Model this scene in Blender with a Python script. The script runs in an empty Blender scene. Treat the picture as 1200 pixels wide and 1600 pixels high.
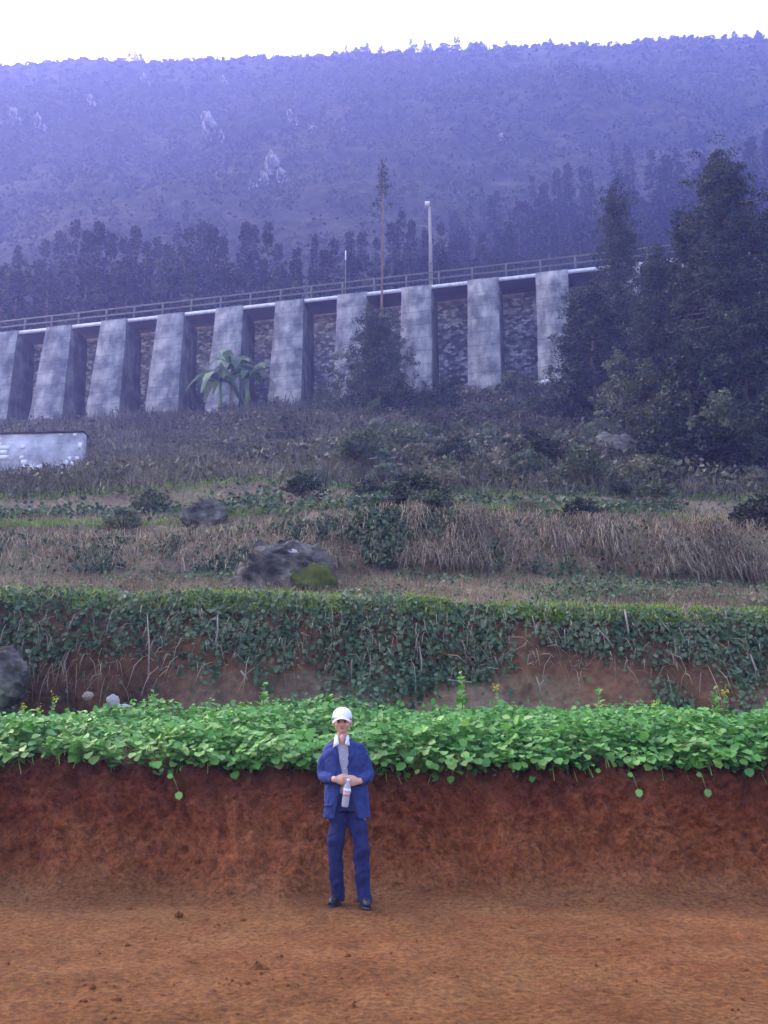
import bpy, math, random
import numpy as np
from mathutils import Vector, Matrix
R = math.radians
rng = np.random.default_rng(7)
random.seed(7)
SC = bpy.context.scene
COL = SC.collection

# ------------------------------------------------------------------ camera, sky, sun, exposure
CAMZ = 1.5; PITCH = R(12.9); F = 1500.0
cam_d = bpy.data.cameras.new('camera'); cam = bpy.data.objects.new('camera', cam_d); COL.objects.link(cam)
cam.location = (0, 0, CAMZ); cam.rotation_euler = (R(90) + PITCH, 0, 0)
cam_d.sensor_fit = 'VERTICAL'; cam_d.sensor_height = 24.0; cam_d.lens = 24.0 * F / 1600.0
cam_d.clip_start = 0.05; cam_d.clip_end = 3000
SC.camera = cam

SUN_EL, SUN_AZ = 28.0, -42.0          # behind the ridge, to the left of the view (azimuth from +Y)
w = bpy.data.worlds.new("World"); SC.world = w; w.use_nodes = True
nt = w.node_tree
sky = nt.nodes.new('ShaderNodeTexSky'); sky.sky_type = 'NISHITA'; sky.sun_disc = False
sky.sun_elevation = R(SUN_EL); sky.sun_rotation = R(SUN_AZ)
sky.dust_density = 5.0; sky.air_density = 1.0; sky.ozone_density = 0.3
bg = nt.nodes['Background']; bg.inputs[1].default_value = 0.15
nt.links.new(sky.outputs[0], bg.inputs[0])
sd = bpy.data.lights.new('sun', 'SUN'); sd.energy = 2.5; sd.angle = R(0.5); sd.color = (1, .95, .88)
sun = bpy.data.objects.new('sun', sd); COL.objects.link(sun)
dv = Vector((math.sin(R(SUN_AZ)) * math.cos(R(SUN_EL)), math.cos(R(SUN_AZ)) * math.cos(R(SUN_EL)), math.sin(R(SUN_EL))))
sun.rotation_euler = dv.to_track_quat('Z', 'Y').to_euler(); sun.location = (-60, 20, 60)
SC.view_settings.view_transform = 'Standard'; SC.view_settings.look = 'None'
SC.view_settings.exposure = 2.78; SC.view_settings.gamma = 1.0
SC.view_settings.use_curve_mapping = False
SC.view_settings.use_white_balance = True; SC.view_settings.white_balance_temperature = 7600; SC.view_settings.white_balance_tint = 4
SC.cycles.volume_bounces = 1
SC.cycles.max_bounces = 6; SC.cycles.transparent_max_bounces = 8

# ------------------------------------------------------------------ helpers
cP, sP = math.cos(PITCH), math.sin(PITCH)
def ray(px, py):
    v = (800 - np.asarray(py, float)) / F
    return (np.asarray(px, float) - 600) / F, cP - v * sP, sP + v * cP
def at(px, py, Y):
    x, yd, zd = ray(px, py)
    return float(Y / yd * x), float(Y), float(CAMZ + Y * zd / yd)
def XY(px, Y, py=800):
    return at(px, py, Y)[0]

def vnoise(x, y, seed=0):
    x = np.asarray(x, float); y = np.asarray(y, float)
    xi = np.floor(x).astype(np.int64); yi = np.floor(y).astype(np.int64)
    xf = x - xi; yf = y - yi
    def h(a, b):
        n = (a * 374761393 + b * 668265263 + seed * 1274126177) & 0xFFFFFFFF
        n = ((n ^ (n >> 13)) * 1274126177) & 0xFFFFFFFF
        return ((n ^ (n >> 16)) & 0xFFFF) / 65535.0
    u = xf * xf * (3 - 2 * xf); v = yf * yf * (3 - 2 * yf)
    return (h(xi, yi) * (1 - u) + h(xi + 1, yi) * u) * (1 - v) + (h(xi, yi + 1) * (1 - u) + h(xi + 1, yi + 1) * u) * v
def fbm(x, y, seed=0, oct=4):
    s = 0; a = .5; t = 0
    for i in range(oct):
        s = s + a * vnoise(x * 2 ** i, y * 2 ** i, seed + i * 17); t += a; a *= .55
    return s / t - .5

def mesh(name, V, Q, mat, parent=None, var=None, smooth=False, extra=None):
    V = np.ascontiguousarray(V, dtype=np.float32).reshape(-1, 3); Q = np.ascontiguousarray(Q, dtype=np.int32)
    k = Q.shape[1]
    me = bpy.data.meshes.new(name)
    me.vertices.add(len(V)); me.vertices.foreach_set('co', V.ravel())
    me.loops.add(Q.size); me.loops.foreach_set('vertex_index', Q.ravel())
    me.polygons.add(len(Q)); me.polygons.foreach_set('loop_start', np.arange(0, Q.size, k, dtype=np.int32))
    try: me.polygons.foreach_set('loop_total', np.full(len(Q), k, dtype=np.int32))
    except Exception: pass
    me.update(calc_edges=True)
    if var is not None:
        a = me.attributes.new('var', 'FLOAT', 'POINT'); a.data.foreach_set('value', np.ascontiguousarray(var, dtype=np.float32))
    if smooth: me.polygons.foreach_set('use_smooth', np.ones(len(Q), dtype=bool))
    if mat: me.materials.append(mat)
    o = bpy.data.objects.new(name, me); COL.objects.link(o)
    if parent: o.parent = parent
    return o
def join(parts):
    Vs = []; Qs = []; Ws = []; n = 0
    for p in parts:
        V, Q = p[0], p[1]
        Vs.append(V); Qs.append(Q + n); n += len(V)
        Ws.append(p[2] if len(p) > 2 else np.full(len(V), .5))
    return np.concatenate(Vs), np.concatenate(Qs), np.concatenate(Ws)
def tag(o, label=None, cat=None, group=None, kind=None):
    if label: o['label'] = label
    if cat: o['category'] = cat
    if group: o['group'] = group
    if kind: o['kind'] = kind
    return o
def empty(name, loc=(0, 0, 0), rz=0.0, scale=None):
    o = bpy.data.objects.new(name, None); COL.objects.link(o)
    o.location = loc; o.rotation_euler = (0, 0, rz); o.empty_display_size = .3
    if scale is not None: o.scale = scale if hasattr(scale, '__len__') else (scale,) * 3
    return o
def copy_tree(root, loc, rz=0, scale=1.0, label=None, cat=None, group=None):
    r = root.copy(); COL.objects.link(r)
    r.location = loc; r.rotation_euler = (0, 0, rz); r.scale = scale if hasattr(scale, '__len__') else (scale,) * 3
    if label: r['label'] = label
    if cat: r['category'] = cat
    if group: r['group'] = group
    for ch in KIDS[root.name]:
        c = ch.copy(); COL.objects.link(c); c.parent = r
    return r
KIDS = {}
def unit(v): return v / np.maximum(np.linalg.norm(v, axis=-1, keepdims=True), 1e-9)
def tube(pts, rad, sides=8, cap=True, sx=1.0, sy=1.0, up=(0, 0, 1)):
    P = np.array(pts, float); n = len(P); rad = np.broadcast_to(np.array(rad, float), (n,))
    T = unit(np.gradient(P, axis=0)); up = np.array(up, float)
    V = []
    ref = up if abs(T[0] @ up) < .9 else np.array([1.0, 0, 0])
    A = unit(np.cross(ref, T[0])[None])[0]
    for i in range(n):
        A = A - T[i] * (A @ T[i]); A = A / np.linalg.norm(A); B = np.cross(T[i], A)
        an = np.linspace(0, 2 * math.pi, sides, endpoint=False)
        V.append(P[i] + rad[i] * (np.cos(an)[:, None] * A * sx + np.sin(an)[:, None] * B * sy))
    V = np.concatenate(V); Q = []
    for i in range(n - 1):
        for j in range(sides):
            a = i * sides + j; b = i * sides + (j + 1) % sides
            Q.append((a, b, b + sides, a + sides))
    if cap:
        c0 = len(V); V = np.vstack([V, P[0], P[-1]])
        for j in range(0, sides, 2):
            Q.append((c0, (j + 2) % sides, (j + 1) % sides, j))
            o = (n - 1) * sides
            Q.append((c0 + 1, o + j, o + (j + 1) % sides, o + (j + 2) % sides))
    return V, np.array(Q)
def box(x0, x1, y0, y1, z0, z1, M=None):
    V = np.array([(x, y, z) for z in (z0, z1) for y in (y0, y1) for x in (x0, x1)], float)
    Q = np.array([(0, 2, 3, 1), (4, 5, 7, 6), (0, 1, 5, 4), (2, 6, 7, 3), (0, 4, 6, 2), (1, 3, 7, 5)])
    if M is not None: V = M(V)
    return V, Q
def ellipsoid(c, r, nu=16, nv=10, noise=0, seed=0, rot=None):
    th = np.linspace(0, math.pi, nv + 1); ph = np.linspace(0, 2 * math.pi, nu, endpoint=False)
    V = np.array([(math.sin(t) * math.cos(p), math.sin(t) * math.sin(p), math.cos(t)) for t in th for p in ph])
    if noise:
        n = fbm(V[:, 0] * 2 + V[:, 2] * 1.3 + 9, V[:, 1] * 2 - V[:, 2] * 1.7 + 5, seed, 4)
        V = V * (1 + noise * 2 * n)[:, None]
        V[:nu] = V[:nu].mean(0); V[-nu:] = V[-nu:].mean(0)
    V = V * np.array(r, float)
    if rot is not None: V = V @ np.array(rot).T
    V = V + np.array(c, float)
    Q = []
    for i in range(nv):
        for j in range(nu):
            a = i * nu + j; b = i * nu + (j + 1) % nu; Q.append((a, a + nu, b + nu, b))
    return V, np.array(Q)

def randdir(n, up=0.0):
    v = rng.normal(size=(n, 3)); v[:, 2] += up; return unit(v)
def leaf_quads(P, size, up=.4, aspect=.6, var=None, droop=0.0):
    """diamond leaves, 4 verts each"""
    n = len(P); N = randdir(n, up); A = unit(np.cross(N, rng.normal(size=(n, 3)))); A[:, 2] -= droop; A = unit(A)
    B = unit(np.cross(N, A)); s = np.broadcast_to(np.asarray(size, float), (n,))[:, None] * rng.uniform(.6, 1.35, (n, 1))
    V = np.stack([P - A * s * .5, P + B * s * aspect * .5, P + A * s * .5, P - B * s * aspect * .5], 1).reshape(-1, 3)
    Q = np.arange(4 * n).reshape(-1, 4)
    v = rng.random(n) if var is None else var
    return V, Q, np.repeat(v, 4)
def round_leaves(P, size, N, A, var, fold=.25):
    """broad six-cornered leaves folded along the midrib; P = leaf base, A = direction of the leaf, N = its normal"""
    n = len(P); A = unit(A); B = unit(np.cross(N, A)); N = np.cross(A, B); s = np.asarray(size, float)[:, None]
    def p(a, b, c): return P + s * (A * a + B * b + N * c)
    L = [p(0, 0, 0), p(.28, .42, fold * .42), p(.72, .40, fold * .38 - .05), p(1.0, 0, -.12), p(.72, -.40, fold * .38 - .05), p(.28, -.42, fold * .42)]
    V = np.stack(L, 1).reshape(-1, 3)
    b = np.arange(n)[:, None] * 6
    Q = np.concatenate([b + np.array([0, 1, 2, 3]), b + np.array([0, 3, 4, 5])])
    return V, Q, np.repeat(var, 6)
def blades(P, length, width, D, droop, var=None):
    n = len(P); D = unit(D); L = np.broadcast_to(np.asarray(length, float), (n,))[:, None]
    S = unit(np.cross(D, rng.normal(size=(n, 3)))); W = np.broadcast_to(np.asarray(width, float), (n,))[:, None] * .5
    dr = np.broadcast_to(np.asarray(droop, float), (n,))[:, None] * np.array([0, 0, -1.0])
    m = P + D * L * .55 + dr * L * .2; t = P + D * L * .95 + dr * L
    V = np.stack([P - S * W, P + S * W, m + S * W * .8, m - S * W * .8, t + S * W * .1, t - S * W * .1], 1).reshape(-1, 3)
    b = np.arange(n)[:, None] * 6
    Q = np.concatenate([b + np.array([0, 1, 2, 3]), b + np.array([3, 2, 4, 5])])
    v = rng.random(n) if var is None else var
    return V, Q, np.repeat(v, 6)

# ------------------------------------------------------------------ materials
def new_mat(name):
    m = bpy.data.materials.new(name); m.use_nodes = True
    return m, m.node_tree, m.node_tree.nodes['Principled BSDF']
def ramp(ntr, stops):
    r = ntr.nodes.new('ShaderNodeValToRGB'); e = r.color_ramp.elements
    while len(e) < len(stops): e.new(.5)
    for i, (p, c) in enumerate(stops): e[i].position = p; e[i].color = (*c, 1)
    return r
def leaf_mat(name, cols, rough=.6, trans=.25, spec=.3):
    m, t, b = new_mat(name)
    at_ = t.nodes.new('ShaderNodeAttribute'); at_.attribute_name = 'var'
    r = ramp(t, [(i / (len(cols) - 1), c) for i, c in enumerate(cols)])
    oi = t.nodes.new('ShaderNodeObjectInfo')
    hs = t.nodes.new('ShaderNodeHueSaturation')
    mr = t.nodes.new('ShaderNodeMapRange'); mr.inputs[3].default_value = .75; mr.inputs[4].default_value = 1.25
    t.links.new(oi.outputs['Random'], mr.inputs[0]); t.links.new(mr.outputs[0], hs.inputs['Value'])
    t.links.new(at_.outputs['Fac'], r.inputs[0]); t.links.new(r.outputs[0], hs.inputs['Color'])
    t.links.new(hs.outputs[0], b.inputs['Base Color'])
    b.inputs['Roughness'].default_value = rough; b.inputs['Specular IOR Level'].default_value = spec
    if trans > 0:
        tr = t.nodes.new('ShaderNodeBsdfTranslucent'); mx = t.nodes.new('ShaderNodeMixShader'); mx.inputs[0].default_value = trans
        t.links.new(hs.outputs[0], tr.inputs[0]); t.links.new(b.outputs[0], mx.inputs[1]); t.links.new(tr.outputs[0], mx.inputs[2])
        t.links.new(mx.outputs[0], t.nodes['Material Output'].inputs[0])
    return m
def noise_mat(name, stops, scale=2.0, detail=6, rough=.9, bump=.3, bscale=None, bdist=.02, mapping=(1, 1, 1), second=None, spec=.3, coord='Object'):
    m, t, b = new_mat(name)
    tc = t.nodes.new('ShaderNodeTexCoord'); mp = t.nodes.new('ShaderNodeMapping'); mp.inputs['Scale'].default_value = mapping
    t.links.new(tc.outputs[coord], mp.inputs[0])
    n = t.nodes.new('ShaderNodeTexNoise'); n.inputs['Scale'].default_value = scale; n.inputs['Detail'].default_value = detail; n.inputs['Roughness'].default_value = .65
    t.links.new(mp.outputs[0], n.inputs['Vector'])
    r = ramp(t, stops); t.links.new(n.outputs[0], r.inputs[0]); last = r.outputs[0]
    if second:                                   # (stops, scale, factor) multiplied over
        n2 = t.nodes.new('ShaderNodeTexNoise'); n2.inputs['Scale'].default_value = second[1]; n2.inputs['Detail'].default_value = 3
        t.links.new(mp.outputs[0], n2.inputs['Vector'])
        r2 = ramp(t, second[0]); t.links.new(n2.outputs[0], r2.inputs[0])
        mx = t.nodes.new('ShaderNodeMix'); mx.data_type = 'RGBA'; mx.blend_type = 'MULTIPLY'; mx.inputs[0].default_value = second[2]
        t.links.new(last, mx.inputs[6]); t.links.new(r2.outputs[0], mx.inputs[7]); last = mx.outputs[2]
    t.links.new(last, b.inputs['Base Color'])
    b.inputs['Roughness'].default_value = rough; b.inputs['Specular IOR Level'].default_value = spec
    if bump:
        nb = t.nodes.new('ShaderNodeTexNoise'); nb.inputs['Scale'].default_value = bscale or scale * 4; nb.inputs['Detail'].default_value = 6
        t.links.new(mp.outputs[0], nb.inputs['Vector'])
        bp = t.nodes.new('ShaderNodeBump'); bp.inputs['Strength'].default_value = bump; bp.inputs['Distance'].default_value = bdist
        t.links.new(nb.outputs[0], bp.inputs['Height']); t.links.new(bp.outputs[0], b.inputs['Normal'])
    return m
def flat_mat(name, c, rough=.7, nvar=.15, scale=8, metallic=0, spec=.4, bump=.1):
    lo = tuple(x * (1 - nvar) for x in c); hi = tuple(min(1, x * (1 + nvar)) for x in c)
    m = noise_mat(name, [(.3, lo), (.7, hi)], scale=scale, rough=rough, bump=bump, spec=spec, bdist=.004)
    m.node_tree.nodes['Principled BSDF'].inputs['Metallic'].default_value = metallic
    return m

# ------------------------------------------------------------------ terrain: key rows from the yard to the ridge
WD = np.array([.9707, -.2402]); WN = np.array([-.2402, -.9707]); W0 = np.array([11.4, 60.0]); WTOP = 32.0
def wallY(X): return 60.0 - .2474 * (X - 11.4)
def prow(Yf, tab, dz=0.0):
    px = np.array([a for a, b in tab], float); py = np.array([b for a, b in tab], float)
    def f(X):
        Y = Yf(X) if callable(Yf) else np.full_like(X, float(Yf))
        x, yd, zd = ray(px, py)
        Yc = Y if callable(Yf) else np.full_like(X, float(Yf))
        PX = F * X * (yd.mean()) / Yc + 600
        ratio = np.interp(PX, px, zd / yd)
        return Y, CAMZ + Y * ratio + dz
    return f
def crow(Yf, z):
    def f(X):
        Y = Yf(X) if callable(Yf) else np.full_like(X, float(Yf))
        return Y, np.full_like(X, float(z))
    return f
def wob(y0, a=.1, s=.7, seed=1): return lambda X: y0 + a * 2 * fbm(X * s + 50, np.full_like(X, seed * 3.3), seed, 3)
lip2 = [(0, 932), (250, 936), (500, 942), (640, 944), (700, 952), (900, 958), (1200, 966)]
bk = [(0, 1160), (100, 1152), (250, 1142), (500, 1132), (800, 1136), (1200, 1142)]
toe = lambda X: 9.42 + .40 * 2 * fbm(X * .9 + 40, X * 0, 3, 3) + .35 * np.clip((-X - 1.6) / 2.5, 0, 1)
lipY = lambda X: 10.12 + .10 * 2 * fbm(X * 1.3 + 40, X * 0, 5, 4)
ROWS = [  # (row, subdivisions up to it, half width)
 (crow(-220, 0), 1, 220), (crow(-14, 0), 40, 16), (crow(4.5, 0), 60, 13), (crow(lambda X: toe(X) - .42 + .3 * fbm(X * 1.7 + 20, X * 0, 91, 4) - .12, 0.0), 140, 13), (crow(lambda X: toe(X) - .2, .06), 20, 13),
 (crow(toe, .20), 16, 13), (crow(lambda X: .55 * toe(X) + .45 * lipY(X), .56), 40, 13), (prow(lambda X: lipY(X) - .12, [(0, 1200), (130, 1206), (250, 1216), (600, 1220), (1200, 1214)]), 40, 13),
 (prow(lipY, [(0, 1188), (130, 1190), (250, 1198), (600, 1200), (1200, 1197)]), 8, 13),
 (prow(wob(13.1), bk), 60, 15),
 # hillside from here
 (prow(wob(13.45, .12), [(a, b - 14) for a, b in bk]), 8, 16),
 (prow(wob(13.85, .2, 1.1, 4), [(0, 1040), (600, 1050), (1200, 1055)]), 24, 16), (prow(wob(14.15, .12, 1, 5), [(a, b + 14) for a, b in lip2]), 22, 16),
 (prow(wob(14.35, .1, 1, 5), lip2), 8, 17),
 (prow(wob(18.3, .3, .5, 6), [(0, 905), (300, 905), (600, 902), (900, 905), (1200, 922)]), 46, 20),
 (prow(wob(19.4, .4, .6, 7), [(0, 858), (300, 848), (420, 835), (600, 812), (720, 812), (900, 828), (1200, 838)]), 30, 22),
 (prow(wob(21.8, .3, .4, 8), [(0, 850), (300, 838), (600, 800), (900, 812), (1200, 826)]), 16, 23),
 (prow(wob(22.5, .4, .5, 9), [(0, 820), (300, 818), (420, 800), (600, 790), (900, 800), (1200, 822)]), 12, 24),
 (prow(wob(25.2, .3, .4, 10), [(0, 806), (300, 800), (420, 780), (600, 782), (900, 792), (1200, 802)]), 16, 26),
 (prow(wob(26.2, .5, .4, 11), [(0, 778), (200, 768), (400, 750), (600, 768), (900, 774), (1200, 782)]), 14, 28),
 (prow(44, [(0, 752), (140, 748), (300, 722), (600, 706), (900, 690), (1200, 715)]), 60, 40),
 (prow(lambda X: wallY(X) - 2.2, [(0, 668), (130, 663), (230, 655), (330, 650), (450, 636), (560, 624), (650, 624), (750, 622), (860, 605), (900, 605), (1200, 640)]), 50, 60),
 (prow(lambda X: wallY(X) + 1.2, [(0, 668), (1200, 640)]), 4, 60),
 # mountain from here
 (crow(lambda X: wallY(X) + 8.5, 31.6), 1, 75), (crow(lambda X: wallY(X) + 18, 34.5), 20, 85), (crow(lambda X: 112 - .1 * X, 50), 40, 110),
 (prow(185, [(0, 235), (600, 215), (1200, 185)]), 90, 210),
 (prow(258, [(0, 103), (60, 98), (125, 90), (200, 93), (240, 96), (400, 89), (560, 83), (650, 79), (760, 75), (870, 69), (960, 71), (1050, 58), (1130, 58), (1200, 63)]), 90, 330),
 (prow(285, [(0, 125), (1200, 90)], -6), 8, 360), (crow(420, 120), 8, 420)]
NA, NB = 9, 22          # last key row of the yard sheet, of the hillside sheet
def hz(X, Y):
    X = np.atleast_1d(np.asarray(X, float)); Y = np.atleast_1d(np.asarray(Y, float))
    ys = []; zs = []
    for f, n, W in ROWS:
        a, b = f(X); ys.append(a); zs.append(b)
    ys = np.array(ys); zs = np.array(zs); out = np.empty(len(X))
    for i in range(len(X)): out[i] = np.interp(Y[i], ys[:, i], zs[:, i])
    return out
def sheet(k0, k1, ncol, bias=1.0):
    u = np.linspace(-1, 1, ncol); u = np.sign(u) * np.abs(u) ** bias
    out = []; keyidx = []
    for k in range(k0, k1):
        fa, _, Wa = ROWS[k]; fb, n, Wb = ROWS[k + 1]
        keyidx.append(len(out))
        for i in range(n):
            f = i / n
            X = u * (Wa + (Wb - Wa) * f)
            ya, za = fa(X); yb, zb = fb(X)
            out.append(np.stack([X, ya + (yb - ya) * f, za + (zb - za) * f], 1))
    X = u * ROWS[k1][2]; y, z = ROWS[k1][0](X); keyidx.append(len(out)); out.append(np.stack([X, y, z], 1))
    return np.array(out), keyidx
def smooth_rows(G, keep, it=1):
    for _ in range(it):
        H = G.copy(); H[1:-1] = .25 * G[:-2] + .5 * G[1:-1] + .25 * G[2:]
        G = H
    return G
def normals(G):
    du = np.gradient(G, axis=1); dv_ = np.gradient(G, axis=0)
    return unit(np.cross(du, dv_))
def grid_q(nr, nc):
    i, j = np.meshgrid(np.arange(nr - 1), np.arange(nc - 1), indexing='ij'); a = (i * nc + j).ravel()
    return np.stack([a, a + 1, a + nc + 1, a + nc], 1)
class Surf:
    def __init__(s, G):
        s.G = G; d1 = G[1:, :-1] - G[:-1, :-1]; d2 = G[:-1, 1:] - G[:-1, :-1]
        s.area = np.linalg.norm(np.cross(d1, d2), axis=2); s.N = normals(G)
        s.C = G[:-1, :-1]
    def sample(s, n, wt=None, rows=None, xlim=None):
        a = s.area.copy()
        if rows: a[:rows[0]] = 0; a[rows[1]:] = 0
        if xlim is not None:
            a[np.abs(s.C[..., 0]) > xlim(s.C[..., 1])] = 0
        if wt is not None: a = a * wt(s.C)
        p = a.ravel() / a.sum(); idx = rng.choice(len(p), n, p=p)
        i, j = np.unravel_index(idx, a.shape); u = rng.random(n)[:, None]; v = rng.random(n)[:, None]; G = s.G
        P = (G[i, j] * (1 - u) * (1 - v) + G[i + 1, j] * u * (1 - v) + G[i, j + 1] * (1 - u) * v + G[i + 1, j + 1] * u * v)
        return P, s.N[i, j]
view = lambda Y: .45 * np.abs(Y) + 2.0

# --- yard, bank and field
G, kA = sheet(0, NA, 860, 1.25)
G = smooth_rows(G, kA, 2)
N = normals(G); x, y, z = G[..., 0], G[..., 1], G[..., 2]
near = np.clip((y + 3) / 4, 0, 1)
bankm = np.clip((z - .03) / .40, 0, 1) ** .8 * np.clip((10.25 - y) / .15, 0, 1)
d = near * (.11 * fbm(x * .8, y * .8, 2, 5) + .05 * fbm(x * 5, y * 5, 4, 4))
xs_ = x + .45 * (z)                      # slanted tool marks down the face
d = d + bankm * (.30 * fbm(x * 1.6 + 3, z * 1.2, 8, 5) + .26 * fbm(xs_ * 8, z * 1.3, 9, 4) + .17 * fbm(x * 11, z * 10, 10, 3))
edge = np.clip(np.minimum(1.0, (len(G) - 1 - np.arange(len(G))) / 4.0), 0, 1)[:, None]
G = G + N * (d * edge)[..., None]
SA = Surf(G)
# soil: red earth, moister and darker towards the top of the cut bank (a soil horizon), pale dry crumbs
def soil_mat():
    m, t, b = new_mat('red_soil')
    tc = t.nodes.new('ShaderNodeTexCoord')
    n1 = t.nodes.new('ShaderNodeTexNoise'); n1.inputs['Scale'].default_value = 1.3; n1.inputs['Detail'].default_value = 8; n1.inputs['Roughness'].default_value = .7
    n2 = t.nodes.new('ShaderNodeTexNoise'); n2.inputs['Scale'].default_value = 22; n2.inputs['Detail'].default_value = 6; n2.inputs['Roughness'].default_value = .75
    t.links.new(tc.outputs['Object'], n1.inputs[0]); t.links.new(tc.outputs['Object'], n2.inputs[0])
    r1 = ramp(t, [(.3, (.21, .082, .026)), (.5, (.29, .125, .042)), (.72, (.37, .18, .070))]); t.links.new(n1.outputs[0], r1.inputs[0])
    r2 = ramp(t, [(.34, (.38, .33, .30)), (.5, (.95, .95, .95)), (.64, (1.6, 1.5, 1.4))]); t.links.new(n2.outputs[0], r2.inputs[0])
    mx = t.nodes.new('ShaderNodeMix'); mx.data_type = 'RGBA'; mx.blend_type = 'MULTIPLY'; mx.inputs[0].default_value = .85
    t.links.new(r1.outputs[0], mx.inputs[6]); t.links.new(r2.outputs[0], mx.inputs[7])
    at_ = t.nodes.new('ShaderNodeAttribute'); at_.attribute_name = 'var'
    hz_ = ramp(t, [(0, (.86, .88, .86)), (.2, (1.06, .76, .72)), (.5, (.96, .60, .58)), (1, (.50, .34, .37))]); t.links.new(at_.outputs['Fac'], hz_.inputs[0])
    m2 = t.nodes.new('ShaderNodeMix'); m2.data_type = 'RGBA'; m2.blend_type = 'MULTIPLY'; m2.inputs[0].default_value = 1
    t.links.new(mx.outputs[2], m2.inputs[6]); t.links.new(hz_.outputs[0], m2.inputs[7])
    t.links.new(m2.outputs[2], b.inputs['Base Color']); b.inputs['Roughness'].default_value = .95; b.inputs['Specular IOR Level'].default_value = .15
    bp = t.nodes.new('ShaderNodeBump'); bp.inputs['Strength'].default_value = 1.0; bp.inputs['Distance'].default_value = .06
    t.links.new(n2.outputs[0], bp.inputs['Height']); t.links.new(bp.outputs[0], b.inputs['Normal'])
    return m
M_soil = soil_mat()
x, y, z = G[..., 0], G[..., 1], G[..., 2]
hor0 = np.clip((z + .16 * fbm(x * 1.1, y * 1.1, 24, 4) + .10 * fbm(x * 7, y * 7 + z * 5, 25, 3) + .03) / .38, 0, 1) * .24
hor = np.maximum(hor0, 0) + .78 * np.clip((z - .55 + .30 * fbm(x * 1.5, y * 3, 21, 4) + .25 * fbm(x * 9, z * 2, 22, 3)) / .6, 0, 1)
ground = mesh('ground', G.reshape(-1, 3), grid_q(G.shape[0], G.shape[1]), M_soil, var=hor.ravel(), smooth=True)
tag(ground, 'bare red earth yard with its cut bank below the crop', kind='structure')

# --- terraced hillside
G, kB = sheet(NA, NB, 520, 1.15)
G = smooth_rows(G, kB, 2)
N = normals(G); x, y, z = G[..., 0], G[..., 1], G[..., 2]
steep = 1 - np.clip(N[..., 2], 0, 1)
far = np.clip((y - 27) / 10, 0, 1)
d = .10 * fbm(x * 1.2, z * 1.5 + y * .3, 31, 5) + steep * .35 * fbm(x * 1.4, z * .8, 32, 4) + steep * .22 * fbm(x * 6, z * 5, 35, 4) + .03 * fbm(x * 5, y * 5, 33, 3) + far * 1.3 * fbm(x * .28, y * .28, 34, 4)
# hollow at the left foot of the bank behind the crop
hol = np.exp(-((x + 4.5) / 1.25) ** 4 - ((z - 1.9) / .55) ** 2) * np.clip((14.3 - y) / .5, 0, 1)
d = d - 1.0 * hol
ed = np.minimum(np.arange(len(G)), len(G) - 1 - np.arange(len(G))); edge = np.clip(ed / 4.0, 0, 1)[:, None]
G = G + N * (d * edge)[..., None]
SB = Surf(G)
def hill_mat():
    m, t, b = new_mat('hillside_earth')
    tc = t.nodes.new('ShaderNodeTexCoord')
    n1 = t.nodes.new('ShaderNodeTexNoise'); n1.inputs['Scale'].default_value = .9; n1.inputs['Detail'].default_value = 9; n1.inputs['Roughness'].default_value = .7
    n2 = t.nodes.new('ShaderNodeTexNoise'); n2.inputs['Scale'].default_value = 9; n2.inputs['Detail'].default_value = 6
    t.links.new(tc.outputs['Object'], n1.inputs[0]); t.links.new(tc.outputs['Object'], n2.inputs[0])
    flat = ramp(t, [(.35, (.13, .095, .06)), (.5, (.22, .165, .10)), (.65, (.16, .17, .07))]); t.links.new(n1.outputs[0], flat.inputs[0])
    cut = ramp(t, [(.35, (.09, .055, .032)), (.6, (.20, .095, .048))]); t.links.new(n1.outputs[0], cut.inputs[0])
    at_ = t.nodes.new('ShaderNodeAttribute'); at_.attribute_name = 'var'
    mx = t.nodes.new('ShaderNodeMix'); mx.data_type = 'RGBA'; t.links.new(at_.outputs['Fac'], mx.inputs[0])
    t.links.new(flat.outputs[0], mx.inputs[6]); t.links.new(cut.outputs[0], mx.inputs[7])
    r2 = ramp(t, [(.3, (.6, .6, .6)), (.7, (1.3, 1.3, 1.3))]); t.links.new(n2.outputs[0], r2.inputs[0])
    m2 = t.nodes.new('ShaderNodeMix'); m2.data_type = 'RGBA'; m2.blend_type = 'MULTIPLY'; m2.inputs[0].default_value = .9
    t.links.new(mx.outputs[2], m2.inputs[6]); t.links.new(r2.outputs[0], m2.inputs[7]); t.links.new(m2.outputs[2], b.inputs['Base Color'])
    b.inputs['Roughness'].default_value = .95; b.inputs['Specular IOR Level'].default_value = .15
    bp = t.nodes.new('ShaderNodeBump'); bp.inputs['Strength'].default_value = .7; bp.inputs['Distance'].default_value = .05
    t.links.new(n2.outputs[0], bp.inputs['Height']); t.links.new(bp.outputs[0], b.inputs['Normal'])
    return m
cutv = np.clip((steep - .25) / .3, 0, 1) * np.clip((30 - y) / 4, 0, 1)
hill = mesh('terraced_hillside', G.reshape(-1, 3), grid_q(G.shape[0], G.shape[1]), hill_mat(), var=cutv.ravel(), smooth=True)
tag(hill, 'terraced hillside with earth banks rising to the retaining wall', kind='structure')

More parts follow.
